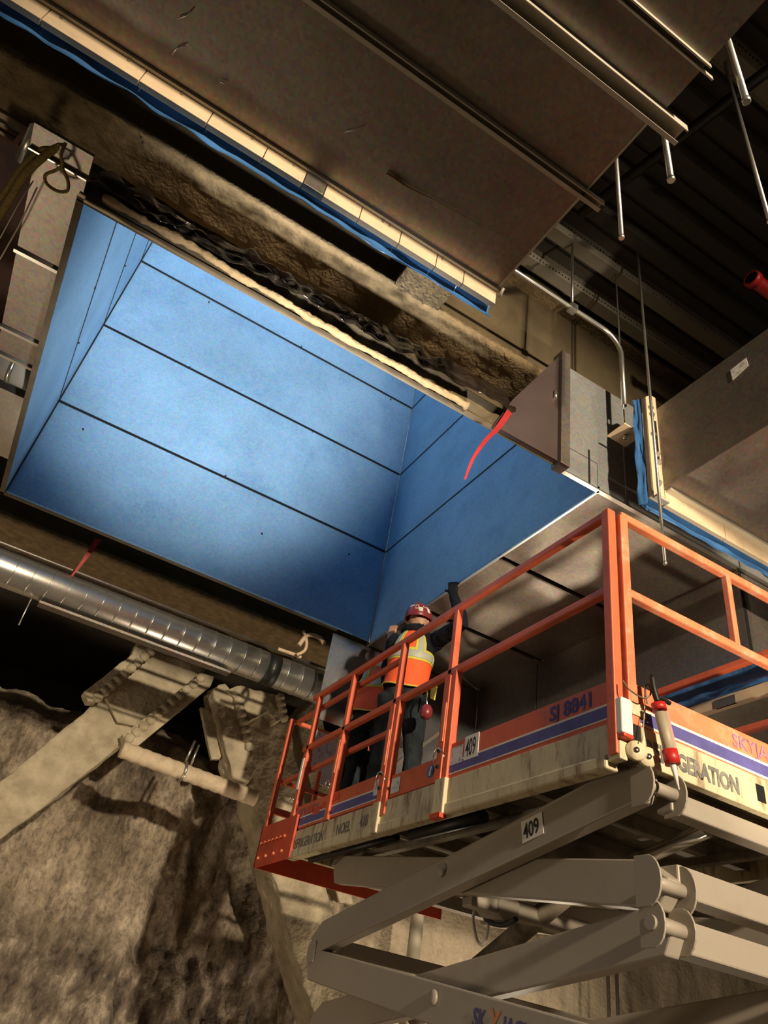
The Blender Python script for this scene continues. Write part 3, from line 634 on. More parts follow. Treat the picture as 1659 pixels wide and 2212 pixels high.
# ------------------------------------------------------------------ spiral duct and conduits below the far edge
sd = empty('spiral_duct', (0.5, 6.3, 2.80), 'long shiny spiral seam round duct running below the far edge of the blue shaft', 'duct')
MB().tube([(-5, 6.25, 2.80), (2.62, 6.25, 2.80)], 0.145, 40).build('pipe_body', GALVB, sd)
helix = []
mbh = MB()
xx = -1.4; k = 0
while xx < 2.6:
    mbh = MB(); mbh.tube(arc((xx, 6.25, 2.80), (0, 0, 1), (0.12, -1, 0), 0.147, -0.6, 3.8, 18), 0.0035, 5).build('spiral_seam', GALVB, sd)
    xx += 0.145; k += 1
MB().tube([(1.90, 6.25, 2.80), (2.02, 6.25, 2.80)], 0.15, 36).build('tape_band', BLACK, sd)
MB().tube([(-1.0, 6.25, 2.80), (-0.93, 6.25, 2.80)], 0.153, 36).build('collar', GALVB, sd)
MB().box(-0.1, 1.6, 6.20, 6.30, 2.615, 2.635).build('hanger_rail', GALVD, sd)
MB().tube([(-5, 6.36, 3.06), (3.0, 6.36, 3.06)], 0.018, 8).build('thin_conduit', GALVD, label='thin grey conduit between the spiral duct and the far girder', cat='conduit')
br = empty('pipe_bracket', aty(660, 1385, 6.1), 'tangled pale steel bracket below the far corner of the blue shaft', 'bracket')
MB().tube(smooth([aty(645, 1395, 6.1), aty(665, 1372, 6.1), aty(690, 1378, 6.1), aty(700, 1392, 6.1)]), 0.022, 8).build('strap', CREAM, br)
MB().tube(smooth([aty(655, 1362, 6.1), aty(662, 1385, 6.1), aty(658, 1405, 6.1), aty(640, 1415, 6.1)]), 0.016, 8).build('strap', CREAM, br)
MB().tube(smooth([aty(600, 1402, 6.15), aty(630, 1412, 6.15), aty(650, 1420, 6.15)]), 0.018, 8).build('strap', CREAM, br)
hw = aty(66, 1297, 6.25)
MB().tube([(hw.x, 6.25, 2.66), aty(66, 1297, 6.23), aty(40, 1350, 6.2)], 0.006, 6).build('hook_wire', GALVB, label='short bright wire dangling under the spiral duct at left', cat='wire')

# ------------------------------------------------------------------ shotcreted struts in front of the rock wall
z3 = lambda x, y: (160 + x / 3.19, 1380 + y / 3.19)
def strut(nm, pts, yf, th, lab, lv=4, st=0.05, parent=None, m=None):
    o = MB().prism([aty(*p, yf) for p in pts], (0.0, th, 0)).build(nm, m or SHOT, parent, label=lab, cat='strut' if lab else None)
    bm = bmesh.new(); bm.from_mesh(o.data); bmesh.ops.triangulate(bm, faces=[f for f in bm.faces if len(f.verts) > 4]); bm.to_mesh(o.data); bm.free()
    if lv: rough(o, lv, st * 1.7, 0.22)
    return o
s1 = empty('bolted_strut', aty(0, 1740, 8.0), 'thick pale diagonal strut with bolted end plates at the left of the rock wall', 'strut')
strut('strut_body', [(-120, 1790), (0, 1690), (190, 1532), (225, 1500), (330, 1415), (440, 1455), (400, 1500), (270, 1605), (130, 1715), (-120, 1900)], 8.0, 0.4, None, 4, 0.04, s1)
strut('gusset_plate', [(225, 1500), (320, 1405), (450, 1440), (430, 1470), (300, 1570), (255, 1560)], 7.93, 0.06, None, 3, 0.02, s1)
strut('end_angle', [(182, 1494), (285, 1414), (296, 1390), (345, 1395), (330, 1408), (208, 1515), (190, 1515)], 7.82, 0.16, None, 3, 0.02, s1)
strut('end_angle', [(266, 1586), (436, 1455), (462, 1462), (455, 1482), (290, 1618), (272, 1612)], 7.82, 0.16, None, 3, 0.02, s1)
BB = mesh_of(MB().lathe([(0, .07), (.04, .06), (.055, .03), (.055, 0), (0, 0)], (0, 0, 0), (0, -1, 0), 7), 'big_bolt_mesh', SHOT)
def line(a, b, n, yf): return [aty(a[0] + (b[0] - a[0]) * i / (n - 1), a[1] + (b[1] - a[1]) * i / (n - 1), yf) for i in range(n)]
copies(BB, 'bolt', line((211, 1507), (325, 1408), 9, 7.84), s1)
copies(BB, 'bolt', line((278, 1596), (432, 1466), 11, 7.84), s1)
def Z3(l): return [z3(*p) for p in l]
s2 = empty('broken_strut', aty(510, 1600, 7.9), 'short pale broken strut end with a row of bolts hanging over the dark gap', 'strut')
strut('strut_body', Z3([(960, 360), (1000, 310), (1045, 300), (1090, 370), (1130, 470), (1200, 760), (1255, 900), (1200, 1000), (1110, 1010), (1070, 850), (1000, 560)]), 7.75, 0.3, None, 4, 0.05, s2)
strut('side_plate', Z3([(870, 470), (920, 480), (990, 560), (1040, 780), (1000, 830), (950, 830), (900, 590)]), 7.9, 0.06, None, 3, 0.02, s2)
copies(BB, 'bolt', line(z3(1110, 370), z3(1205, 740), 8, 7.74), s2)
s3 = empty('leaning_strut', aty(620, 1900, 8.0), 'tall pale strut leaning against the rock wall behind the orange lift', 'strut')
strut('strut_body', [(535, 1570), (560, 1500), (625, 1560), (632, 1620), (665, 1760), (715, 1960), (790, 2260), (700, 2260), (632, 2050), (592, 1890), (550, 1740)], 7.9, 0.5, None, 4, 0.05, s3)
strut('bolted_block', Z3([(1050, 350), (1150, 320), (1420, 390), (1450, 540), (1400, 570), (1340, 500), (1220, 560), (1150, 440)]), 7.7, 0.3, None, 4, 0.04, s3)
copies(BB, 'bolt', line(z3(1415, 410), z3(1440, 545), 4, 7.68), s3)
strut('shadowed_pier', [(640, 1540), (690, 1500), (720, 1700), (760, 1950), (735, 1950), (690, 1800)], 8.15, 0.5, None, 4, 0.05, s3)
wp = empty('wrapped_pipe', aty(400, 1660, 7.75), 'pale wrapped pipe running level in front of the dark gap above the rock', 'pipe')
a_, b_ = aty(262, 1618, 7.58), aty(552, 1725, 7.58)
n = 44; P = [a_.lerp(b_, i / n) for i in range(n + 1)]
MB().tube(P, [0.078 + 0.0035 * math.sin(i * 1.9) for i in range(n + 1)], 14).build('pipe_body', PIPEW, wp)
pc = a_.lerp(b_, 0.44)
MB().tube(arc(pc, (0, 0, 1), (0.1, -1, 0), 0.095, 0, 2 * math.pi, 16), 0.014, 6).build('clamp', GALVB, wp)
MB().tube([pc + V((0, 0, 0.09)), pc + V((0.03, 0, 0.32))], 0.014, 6).tube([pc + V((0.05, -.05, 0.07)), pc + V((0.07, -.05, 0.28))], 0.012, 6).build('hanger', GALVB, wp)
vp = aty(905, 2000, 8.0)
MB().tube([(vp.x, 8.05, -1.55), (vp.x, 8.05, 1.75)], 0.075, 16).build('white_pipe', WPIPE, label='upright white plastic pipe against the wall behind the scissor arms', cat='pipe')
for px, lab in ((1003, 'slim grey conduit upright on the concrete wall, left of two'), (1022, 'slim grey conduit upright on the concrete wall, right of two')):
    p = aty(px + 310, 2100, 8.2); MB().tube([(p.x, 8.2, -1.55), (p.x, 8.2, 2.0)], 0.022, 8).build('wall_conduit', GALVD, label=lab, cat='conduit', group='wall conduits')
#PART3
# ------------------------------------------------------------------ scissor lift
LX, RX, NY, FY, EY = 2.20, 3.90, 2.17, 5.47, 6.02
TOPZ, MIDZ, TOE1, TOE0, FR0 = 2.40, 1.955, 1.50, 1.305, 1.145
lift = empty('scissor_lift', (3.05, 3.8, -1.6), 'orange and cream scissor lift raised below the ducts, number 409 on its side', 'scissor lift')
T = 0.042
def post(x, y, z0, z1, m=ORANGE, w=T): return MB().box(x - w / 2, x + w / 2, y - w / 2, y + w / 2, z0, z1).build('post', m, lift, bevel=0.005)
def railY(nm, x, y0, y1, z, m=ORANGE, h=T): return MB().box(x - h / 2, x + h / 2, y0, y1, z - h / 2, z + h / 2).build(nm, m, lift, bevel=0.008)
def railX(nm, y, x0, x1, z, m=ORANGEW, h=T): return MB().box(x0, x1, y - h / 2, y + h / 2, z - h / 2, z + h / 2).build(nm, m, lift, bevel=0.008)
# left side: rails
railY('top_rail', LX, NY, FY + 0.12, TOPZ); railY('mid_rail', LX, NY, FY + 0.1, MIDZ)
railY('extension_top_rail', LX + 0.05, 4.2, EY, TOPZ - 0.085, h=0.036); railY('extension_mid_rail', LX + 0.05, 4.2, EY, MIDZ - 0.16, h=0.036)
post(LX, NY + 0.02, FR0 + 0.02, TOPZ + 0.02, w=0.05)
p2_ = post(LX + 0.062, NY, TOE0 + 0.03, TOPZ + 0.0, ORANGEW, w=0.05)
for y in (3.49, 4.13):
    post(LX, y, 1.40, TOPZ - 0.02); post(LX, y - 0.055, 1.22, MIDZ + 0.0, w=0.045)
    MB().box(LX - 0.03, LX + 0.03, y - 0.03, y + 0.03, 1.30, MIDZ - 0.03).build('post_sleeve', ORANGE, lift, bevel=0.004)
    MB().box(LX - 0.036, LX - 0.03, y - 0.022, y + 0.004, 1.52, 1.75).build('wear_patch', ORANGEW, lift)
    MB().tube(arc((LX - 0.045, y - 0.02, 1.42), (0, -1, 0), (-.3, 0, 1), 0.05, -0.4, 4.4, 12), 0.004, 6).build('pin_wire', CHROME, lift)
    MB().tube([(LX - 0.045, y, 1.47), (LX + 0.03, y, 1.47)], 0.011, 8).build('lock_pin', BLACK, lift)
    MB().tube([(LX - 0.042, y, 1.38), (LX + 0.03, y, 1.38)], 0.011, 8).build('lock_pin', BLACK, lift)
for y in (4.86, FY):
    post(LX, y, TOE0, TOPZ - 0.02); MB().box(LX - 0.028, LX + 0.028, y - 0.028, y + 0.028, TOE0, MIDZ - 0.05).build('post_sleeve', ORANGE, lift, bevel=0.004)
    MB().tube(arc((LX - 0.03, y + 0.06, 1.55), (0, 1, 0), (-.2, 0, 1), 0.03, 0, 5.0, 10), 0.0035, 6).build('pin_wire', CHROME, lift)
    MB().box(LX - 0.034, LX - 0.028, y - 0.016, y + 0.016, 1.62, 1.86).build('wear_patch', ORANGEW if y < 5 else WHITE, lift)
post(LX, EY - 0.02, 1.38, TOPZ - 0.07)
# toe boards with stripes, lettering and labels (left side, facing -x)
def toe(y0, y1, z0, z1, m=ORANGE):
    return MB().box(LX - 0.006, LX + 0.012, y0, y1, z0, z1).build('toe_board', m, lift, bevel=0.002)
LEFT_R, UPV = (0, -1, 0), (0, 0, 1)          # reading direction on the left side
fx = LX - 0.006
t1 = toe(NY + 0.05, 3.43, TOE0, TOE1)
def stripes(par, y0, y1, face, z0=TOE0):
    if face == 'L':
        MB().box(fx - 0.002, fx, y0, y1, z0 + 0.028, z0 + 0.082).build('blue_stripe', STRIPEB, par)
        MB().box(fx - 0.0025, fx, y0, y1, z0 + 0.082, z0 + 0.092).build('white_stripe', STRIPEW, par)
        MB().box(fx - 0.0025, fx, y0, y1, z0 + 0.022, z0 + 0.028).build('white_stripe', STRIPEW, par)
    else:
        MB().box(y0, y1, NY - 0.030, NY - 0.028, z0 + 0.028, z0 + 0.082).build('blue_stripe', STRIPEB, par)
        MB().box(y0, y1, NY - 0.0305, NY - 0.028, z0 + 0.082, z0 + 0.094).build('white_stripe', STRIPEW, par)
        MB().box(y0, y1, NY - 0.0305, NY - 0.028, z0 + 0.018, z0 + 0.028).build('white_stripe', STRIPEW, par)
stripes(t1, NY + 0.06, 3.42, 'L')
text('SJ 8841', (fx - 0.001, 2.60, 1.412), LEFT_R, UPV, 0.098, NAVYT, t1, sx=1.0, bold=0.0025, label='violet-blue letters SJ 8841')
def label(par, y0, y1, z0, z1, m, txt=None, size=0.1, nm='label'):
    lb = MB().box(fx - 0.003, fx, y0, y1, z0, z1).build(nm, m, par)
    if txt: text(txt, (fx - 0.0035, y1 - 0.012, z0 + (z1 - z0 - size * 0.7) / 2), LEFT_R, UPV, size, BLACKT, lb, sx=(y1 - y0 - 0.02) / (size * 1.72), bold=0.001, label='black digits ' + txt)
    return lb
label(t1, 3.155, 3.28, 1.375, 1.505, WHITE, '409', 0.135)
label(t1, 3.295, 3.425, 1.375, 1.47, WHITEM)
t2 = toe(3.52, 4.04, 1.315, 1.45)
label(t2, 3.93, 4.03, 1.335, 1.425, WHITEM)
MB().lathe([(0, 0.003), (0.036, 0.003), (0.036, 0), (0, 0)], (fx, 3.60, 1.385), (-1, 0, 0), 20).build('round_sticker', ROUND, t2)
MB().bar((fx - 0.0045, 3.605, 1.36), (fx - 0.0045, 3.59, 1.41), 0.014, 0.002, up=(1, 0, 0)).build('sticker_mark', WHITE, t2)
t3 = toe(4.16, 5.50, TOE0 + 0.012, TOE1 - 0.01)
label(t3, 4.18, 4.25, 1.36, 1.46, WHITEM)
stripes(t3, 4.17, 5.50, 'L', TOE0 + 0.005)
text('SKYJACK', (fx - 0.001, 5.42, 1.40), LEFT_R, UPV, 0.085, SKYB, t3, sx=1.1, bold=0.002, label='faded violet SKYJACK letters')
for y, z in ((5.2, 1.43), (4.95, 1.42), (5.08, 1.40), (4.8, 1.45)):
    MB().box(fx - 0.003, fx, y - 0.06, y + 0.05, z - 0.02, z + 0.03).build('tape_residue', REDP, t3)
MB().box(fx - 0.004, fx, 4.86, 4.91, 1.37, 1.46).build('tape_residue', CREAM, t3)
# extension deck
MB().box(LX - 0.03, LX - 0.012, FY - 0.12, EY, 1.12, 1.42).build('extension_side_plate', REDP, lift)
MB().box(LX - 0.03, RX + 0.03, EY - 0.012, EY + 0.006, 1.12, 1.42).build('extension_end_plate', REDP, lift)
MB().box(LX - 0.0, RX, 5.3, EY - 0.012, 1.30, 1.33).build('extension_deck', UNDER, lift)
HB = mesh_of(MB().lathe([(0, .014), (.012, .012), (.012, 0), (0, 0)], (0, 0, 0), (-1, 0, 0), 8), 'hex_bolt_mesh', ORANGEW)
copies(HB, 'bolt', [(LX - 0.03, 5.50 + i * 0.075, 1.285) for i in range(7)], lift)
copies(HB, 'bolt', [(LX - 0.03, 5.50 + i * 0.15, 1.18) for i in range(4)], lift)
railX('end_top_rail', EY - 0.02, LX, RX, TOPZ - 0.085, ORANGE, 0.036); railX('end_mid_rail', EY - 0.02, LX, RX, MIDZ - 0.16, ORANGE, 0.036)
railX('end_low_rail', EY - 0.02, LX, RX, 1.56, ORANGE, 0.05)
for x in (LX + 0.35, RX - 0.02): post(x, EY - 0.02, 1.4, TOPZ - 0.08, w=0.036)
# front (near) side
railX('top_rail', NY, LX + 0.05, RX, TOPZ + 0.005, h=0.044); railX('mid_rail', NY, LX + 0.07, RX, MIDZ + 0.005, h=0.044)
post(3.02, NY, MIDZ, TOPZ, ORANGEW, 0.036); post(RX, NY, TOE0, TOPZ, ORANGEW, 0.05)
t4 = MB().box(LX + 0.05, RX + 0.02, NY - 0.028, NY - 0.012, TOE0, TOE1 - 0.01).build('toe_board', ORANGEW, lift, bevel=0.003)
stripes(t4, LX + 0.09, RX, 'F', TOE0 - 0.012)
text('SKYJACK', (2.86, NY - 0.029, 1.405), (1, 0, 0), UPV, 0.085, SKYB, t4, sx=1.05, bold=0.001, label='faded violet SKYJACK letters')
# far side (right)
railY('top_rail', RX, NY, FY, TOPZ + 0.02, h=0.046); railY('mid_rail', RX, NY, FY, MIDZ + 0.03, h=0.046)
MB().box(RX - 0.01, RX + 0.008, NY, FY, TOE0, TOE1 - 0.02).build('toe_board', ORANGE, lift)
for y in (3.49, 4.13, FY): post(RX, y, TOE0, TOPZ)
# cream platform frame
f1 = MB().box(LX - 0.012, LX + 0.03, NY - 0.01, 5.42, FR0, TOE0).build('platform_frame', CREAMF, lift, bevel=0.004)
MB().box(LX - 0.022, LX + 0.05, NY + 0.06, 5.42, FR0 - 0.028, FR0 + 0.03).build('frame_lip', CREAMF, lift, bevel=0.01)
f2 = MB().box(LX + 0.09, RX + 0.03, NY - 0.035, NY + 0.01, FR0 + 0.0, TOE0 - 0.002).build('platform_frame', CREAMF, lift, bevel=0.004)
MB().box(RX - 0.02, RX + 0.02, NY, 5.42, FR0, TOE0).build('platform_frame', CREAMF, lift)
MB().box(LX, RX, 5.38, 5.43, FR0, TOE0).build('platform_frame', CREAMF, lift)
text('REFRIGERATION', (2.305, NY - 0.036, 1.185), (1, 0, 0), UPV, 0.098, GREYT, f2, sx=0.76, bold=0.004, label='faded grey REFRIGERATION stencil')
MB().box(2.968, 3.022, NY - 0.037, NY - 0.034, 1.19, 1.265).build('slot', BLACK, f2)
text('NOEL', (3.045, NY - 0.036, 1.185), (1, 0, 0), UPV, 0.095, GREYT, f2, sx=0.8, bold=0.001, label='faded grey NOEL stencil')
text('REFRIGERATION', (LX - 0.013, 5.37, 1.175), LEFT_R, UPV, 0.095, GREYT, f1, sx=0.72, bold=0.001, label='faded grey REFRIGERATION stencil')
text('NOEL', (LX - 0.013, 4.68, 1.185), LEFT_R, UPV, 0.095, GREYT, f1, sx=0.8, bold=0.001, label='faded grey NOEL stencil')
text('418', (LX - 0.013, 4.36, 1.185), LEFT_R, UPV, 0.10, GREYT, f1, sx=0.7, bold=0.001, label='faded grey digits')
MB().box(LX - 0.015, LX - 0.012, 4.17, 4.22, 1.215, 1.24).build('logo_patch', SKYO, f1)
MB().box(LX - 0.035, LX + 0.01, 3.40, 3.50, 1.12, 1.31).build('gate_bracket', CREAMF, lift, bevel=0.006)
MB().box(LX - 0.045, LX, 3.405, 3.50, 1.10, 1.125).build('gate_bracket_foot', REDP, lift)
MB().box(LX - 0.035, LX + 0.01, 4.10, 4.18, 1.12, 1.30).build('gate_bracket', CREAMF, lift, bevel=0.006)
# white bracket with rollers at the near corner
MB().box(LX - 0.022, LX + 0.04, NY - 0.038, NY + 0.03, 1.245, 1.40).build('corner_bracket', WHITE, lift, bevel=0.006)
MB().box(LX - 0.02, LX + 0.035, NY - 0.045, NY + 0.03, 1.226, 1.245).build('corner_foot', REDP, lift, bevel=0.006)
MB().box(LX + 0.04, LX + 0.12, NY - 0.034, NY + 0.02, 1.345, 1.40).build('corner_bracket', CREAMF, lift)
MB().box(LX + 0.045, LX + 0.09, NY - 0.025, NY + 0.02, 1.235, 1.345).build('slot', BLACK, lift)
for x, y, z in ((LX + 0.055, NY - 0.03, 1.19), (LX + 0.105, NY - 0.045, 1.175)):
    wh = MB().lathe([(0, -.012), (.038, -.012), (.042, -.006), (.042, .006), (.038, .012), (0, .012)], (x, y, z), (0.6, 1, 0), 20).build('roller', CREAMF, lift)
    MB().lathe([(0, -.016), (.012, -.016), (.012, .016), (0, .016)], (x, y, z), (0.6, 1, 0), 12).build('hub', CHROME, wh)
# deck and underside
MB().box(LX + 0.03, RX - 0.02, NY + 0.01, 5.4, 1.27, 1.30).build('deck', UNDER, lift)
for i in range(7):
    y = 2.45 + i * 0.45
    MB().box(LX + 0.03, RX - 0.02, y, y + 0.06, 1.19, 1.27).build('deck_rib', UNDER, lift, bevel=0.004)
for x in (LX + 0.32, RX - 0.36):
    MB().box(x, x + 0.05, NY + 0.03, 5.4, 1.15, 1.19).build('slide_rail', UNDER, lift)
MB().tube([(LX + 0.12, 4.1, 1.13), (LX + 0.12, 5.3, 1.13)], 0.02, 8).build('hydraulic_line', BLACK, lift)
MB().tube([(LX + 0.16, 3.3, 1.14), (LX + 0.16, 4.0, 1.14)], 0.035, 10).build('hydraulic_line', BLACK, lift)
MB().box(2.75, 3.3, 3.25, 3.6, 1.02, 1.18).build('valve_box', UNDER, lift, bevel=0.02)
# scissor arms
def arm(x, y0, z0, y1, z1, wd=0.175, th=0.075, nm='scissor_arm'):
    a, b = V((x, y0, z0)), V((x, y1, z1)); d = (b - a).normalized(); u = V((1, 0, 0)).cross(d)
    if u.z < 0: u = -u
    h = wd / 2; e = 0.07
    pts = [a - d * e * .3 - u * h, a - d * e - u * h * .2, a - d * e + u * h * .25, a + d * 0.06 + u * h, b - d * 0.06 + u * h, b + d * e + u * h * .25, b + d * e - u * h * .2, b + d * e * .3 - u * h]
    return MB().prism([p - V((th / 2, 0, 0)) for p in pts], (th, 0, 0)).build(nm, ARM, lift, bevel=0.008)
ZN = [1.125, 0.70, 0.565, 0.13, 0.0, -0.42]      # near end heights
YN, YFAR = 2.22, 4.94
def side(xo, xi, s):
    A1 = arm(xo, YN, 1.10, YFAR, 0.625); A2 = arm(xi, YN, 0.735, YFAR + 0.05, 1.06)
    A3 = arm(xi, YN, 0.575, YFAR, 0.20); A4 = arm(xo, YN, 0.14, YFAR, 0.48)
    arm(xo, YN, 0.02, YFAR, -0.40); arm(xi, YN, -0.35, YFAR, 0.08)
    arm(xi, YN, -0.47, YFAR, -0.85); arm(xo, YN, -0.85, YFAR, -0.50)
    return A1, A4
A1, A4 = side(2.345, 2.435, 1)
side(3.755, 3.665, -1)
dA = (V((0, YFAR, 0.625)) - V((0, YN, 1.10))).normalized()
c9 = V((2.345 - 0.039, 3.06, 0.955))
c9 = atx(1150, 1788, 2.305)
uA = V((0, 0, 1)) - dA * dA.z; uA.normalize()
lb = MB().prism([c9 + dA * 0.075 - uA * 0.05, c9 - dA * 0.075 - uA * 0.05, c9 - dA * 0.075 + uA * 0.05, c9 + dA * 0.075 + uA * 0.05], (-0.002, 0, 0)).build('label', WHITE, A1)
text('409', c9 + dA * 0.062 - uA * 0.036 + V((-0.003, 0, 0)), -dA, uA, 0.10, BLACKT, lb, sx=0.74, bold=0.001, label='black digits 409')
dB = (V((0, YN, 0.14)) - V((0, YFAR, 0.48))).normalized(); uB = (V((0, 0, 1)) - dB * dB.z).normalized()
c8 = atx(1020, 2205, 2.305)
text('SK', c8 - uB * 0.02, dB, uB, 0.10, NAVYT, A4, sx=0.8, bold=0.003, label='blue letters SK')
text('Y', c8 - uB * 0.03 + dB * 0.125, dB, uB, 0.135, SKYO, A4, sx=0.8, bold=0.003, label='orange letter Y')
text('JACK', c8 - uB * 0.02 + dB * 0.215, dB, uB, 0.10, NAVYT, A4, sx=0.8, bold=0.003, label='blue letters JACK')
PB = mesh_of(MB().lathe([(0, .012), (.03, .012), (.034, .006), (.034, 0), (0, 0)], (0, 0, 0), (-1, 0, 0), 18), 'pivot_mesh', ARM)
copies(PB, 'pivot_boss', [atx(955, 1880, 2.305), atx(937, 2155, 2.305)], lift)
# pivot brackets with open ends (two cheeks and a barrel between) at the near knuckles
def knuckle(y, z, hh, nm='knuckle', s=-1, dx=0.0):
    k = MB().tube([(2.30, y, z), (2.49, y, z)], 0.026, 16).build(nm, ARM, lift)
    for x in (2.298 + dx, 2.478 - dx):
        P = [(x, y - s * 0.06, z - hh)] + [(x, y + s * hh * 0.75 * math.cos(q), z + hh * math.sin(q)) for q in [-1.4 + 2.8 * i / 8 for i in range(9)]] + [(x, y - s * 0.06, z + hh)]
        MB().prism(P, (0.009, 0, 0)).build('cheek_plate', ARM, k, bevel=0.002)
    return k
knuckle(YN - 0.06, 1.08, 0.085); knuckle(YN - 0.06, 0.72, 0.09); knuckle(YN - 0.06, 0.58, 0.08, dx=0.014); knuckle(YFAR + .04, 0.55, 0.06, s=1)
def cross(y, z, s=0.10, m=ARM, x0=2.47, x1=3.63): return MB().box(x0, x1, y - s / 2, y + s / 2, z - s / 2, z + s / 2).build('cross_tube', m, lift, bevel=0.008)
cross(YN - 0.01, 1.06, 0.085); cross(YN + 0.0, 0.76, 0.115); cross(YN + 0.02, 0.575, 0.115)
cross(YFAR - 0.02, 0.60, 0.085); cross(YFAR - 0.02, 0.48, 0.085); cross(YFAR, 1.04, 0.09); cross(3.55, 0.80, 0.09); cross(YFAR, 0.16, 0.09); cross(3.5, 0.33, 0.07)
MB().tube([(2.95, 3.2, 0.96), (2.95, 4.7, 0.30)], 0.055, 16).build('hydraulic_cylinder', UNDER, lift)
MB().tube([(2.95, 2.4, 1.1), (2.95, 3.4, 0.9)], 0.035, 14).build('cylinder_rod', CHROME, lift)
hx = lambda x, y: atx(x, y, 2.7)
MB().tube(smooth([hx(1025, 1965), hx(1022, 1990), hx(1030, 2030), hx(1042, 2040), hx(1052, 2020), hx(1056, 1975)]), 0.0085, 8).build('hose', WHITE, lift)
MB().tube(smooth([hx(1040, 1940), hx(1050, 1985), hx(1085, 1998), hx(1115, 1985)]), 0.014, 8).build('hose', RUBBER, lift)
MB().tube([hx(1050, 1955), hx(1100, 1960)], 0.07, 16).build('motor_can', ARM, lift)
MB().lathe([(0, -.02), (.025, -.02), (.025, .03), (0, .03)], atx(950, 2125, 2.44), (0, 0, 1), 14).build('orange_cap', SKYO, lift)
# chassis below the frame
MB().box(2.3, 3.8, 2.0, 5.3, -1.25, -0.92).build('chassis', ARM, lift, bevel=0.03)
WM = mesh_of(MB().lathe([(0, -.1), (.22, -.1), (.33, -.09), (.35, -.05), (.35, .05), (.33, .09), (.22, .1), (0, .1)], (0, 0, 0), (1, 0, 0), 28), 'wheel_mesh', RUBBER)
copies(WM, 'wheel', [(x, y, -1.25) for x in (2.25, 3.85) for y in (2.35, 4.95)], lift)

# things hanging on the lift
sg = empty('notice_board', (2.5, 5.96, 1.9), 'white printed notice sheets hung on the far end rails of the lift', 'notice')
bo_ = MB().box(2.38, 2.66, 5.955, 5.965, 1.97, 2.30).build('board', WHITEM, sg)
MB().box(2.55, 2.70, 5.945, 5.953, 1.86, 2.12).build('white_sheet', WHITE, sg)
# caulking gun hooked over the near toe board
cg0 = aty(1418, 1505, 2.06); cg1 = aty(1452, 1645, 2.04); dv = (cg1 - cg0).normalized()
gun = empty('caulking_gun', cg1, 'red caulking gun with tan cartridge hanging nozzle down on the lift front', 'caulking gun')
sidev = V((1, 0, 0)) - dv * dv.x; sidev.normalize()
L_ = (cg1 - cg0).length
MB().tube([cg0 + dv * 0.07 * 1, cg1 - dv * 0.01], 0.024, 16).build('cartridge', CARTR, gun)
MB().tube([cg1 - dv * 0.005, cg1 + dv * 0.02, cg1 + dv * 0.11], [0.016, 0.012, 0.003], 12).build('nozzle', WHITE, gun)
MB().bar(cg0 + dv * 0.03 + sidev * 0.028, cg1 + dv * 0.005 + sidev * 0.028, 0.02, 0.02).build('frame', RED, gun)
MB().tube([cg1 - dv * 0.045, cg1 + dv * 0.012], 0.031, 14).build('front_cap', RED, gun)
MB().tube([cg0 + dv * 0.03, cg0 + dv * 0.06], 0.03, 14).build('rear_cap', RED, gun)
MB().tube([cg0 - dv * 0.10, cg0 + dv * 0.07], 0.006, 8).build('plunger_rod', BLACK, gun)
MB().tube(smooth([cg0 + dv * 0.02, cg0 - dv * 0.03 - sidev * 0.005, cg0 - dv * 0.085 + sidev * 0.0]), [0.013] * 13, 8).build('handle', BLACK, gun)
MB().tube(smooth([cg0 + dv * 0.0 + sidev * 0.01, cg0 + dv * 0.005 + sidev * 0.045, cg0 + dv * 0.015 + sidev * 0.075]), 0.010, 8).build('trigger', BLACK, gun)
wv = aty(1385, 1490, 2.10)
MB().tube(smooth([aty(1345, 1470, 2.13), aty(1360, 1490, 2.10), aty(1390, 1508, 2.09), aty(1405, 1500, 2.08), aty(1402, 1480, 2.09), aty(1393, 1485, 2.1), aty(1398, 1520, 2.1)]), 0.0035, 6).build('tie_wire', UNDER, gun)
MB().tube([aty(1392, 1480, 2.12), aty(1393, 1520, 2.12), aty(1388, 1600, 2.10)], 0.002, 6).build('tie_string', STRING, gun)

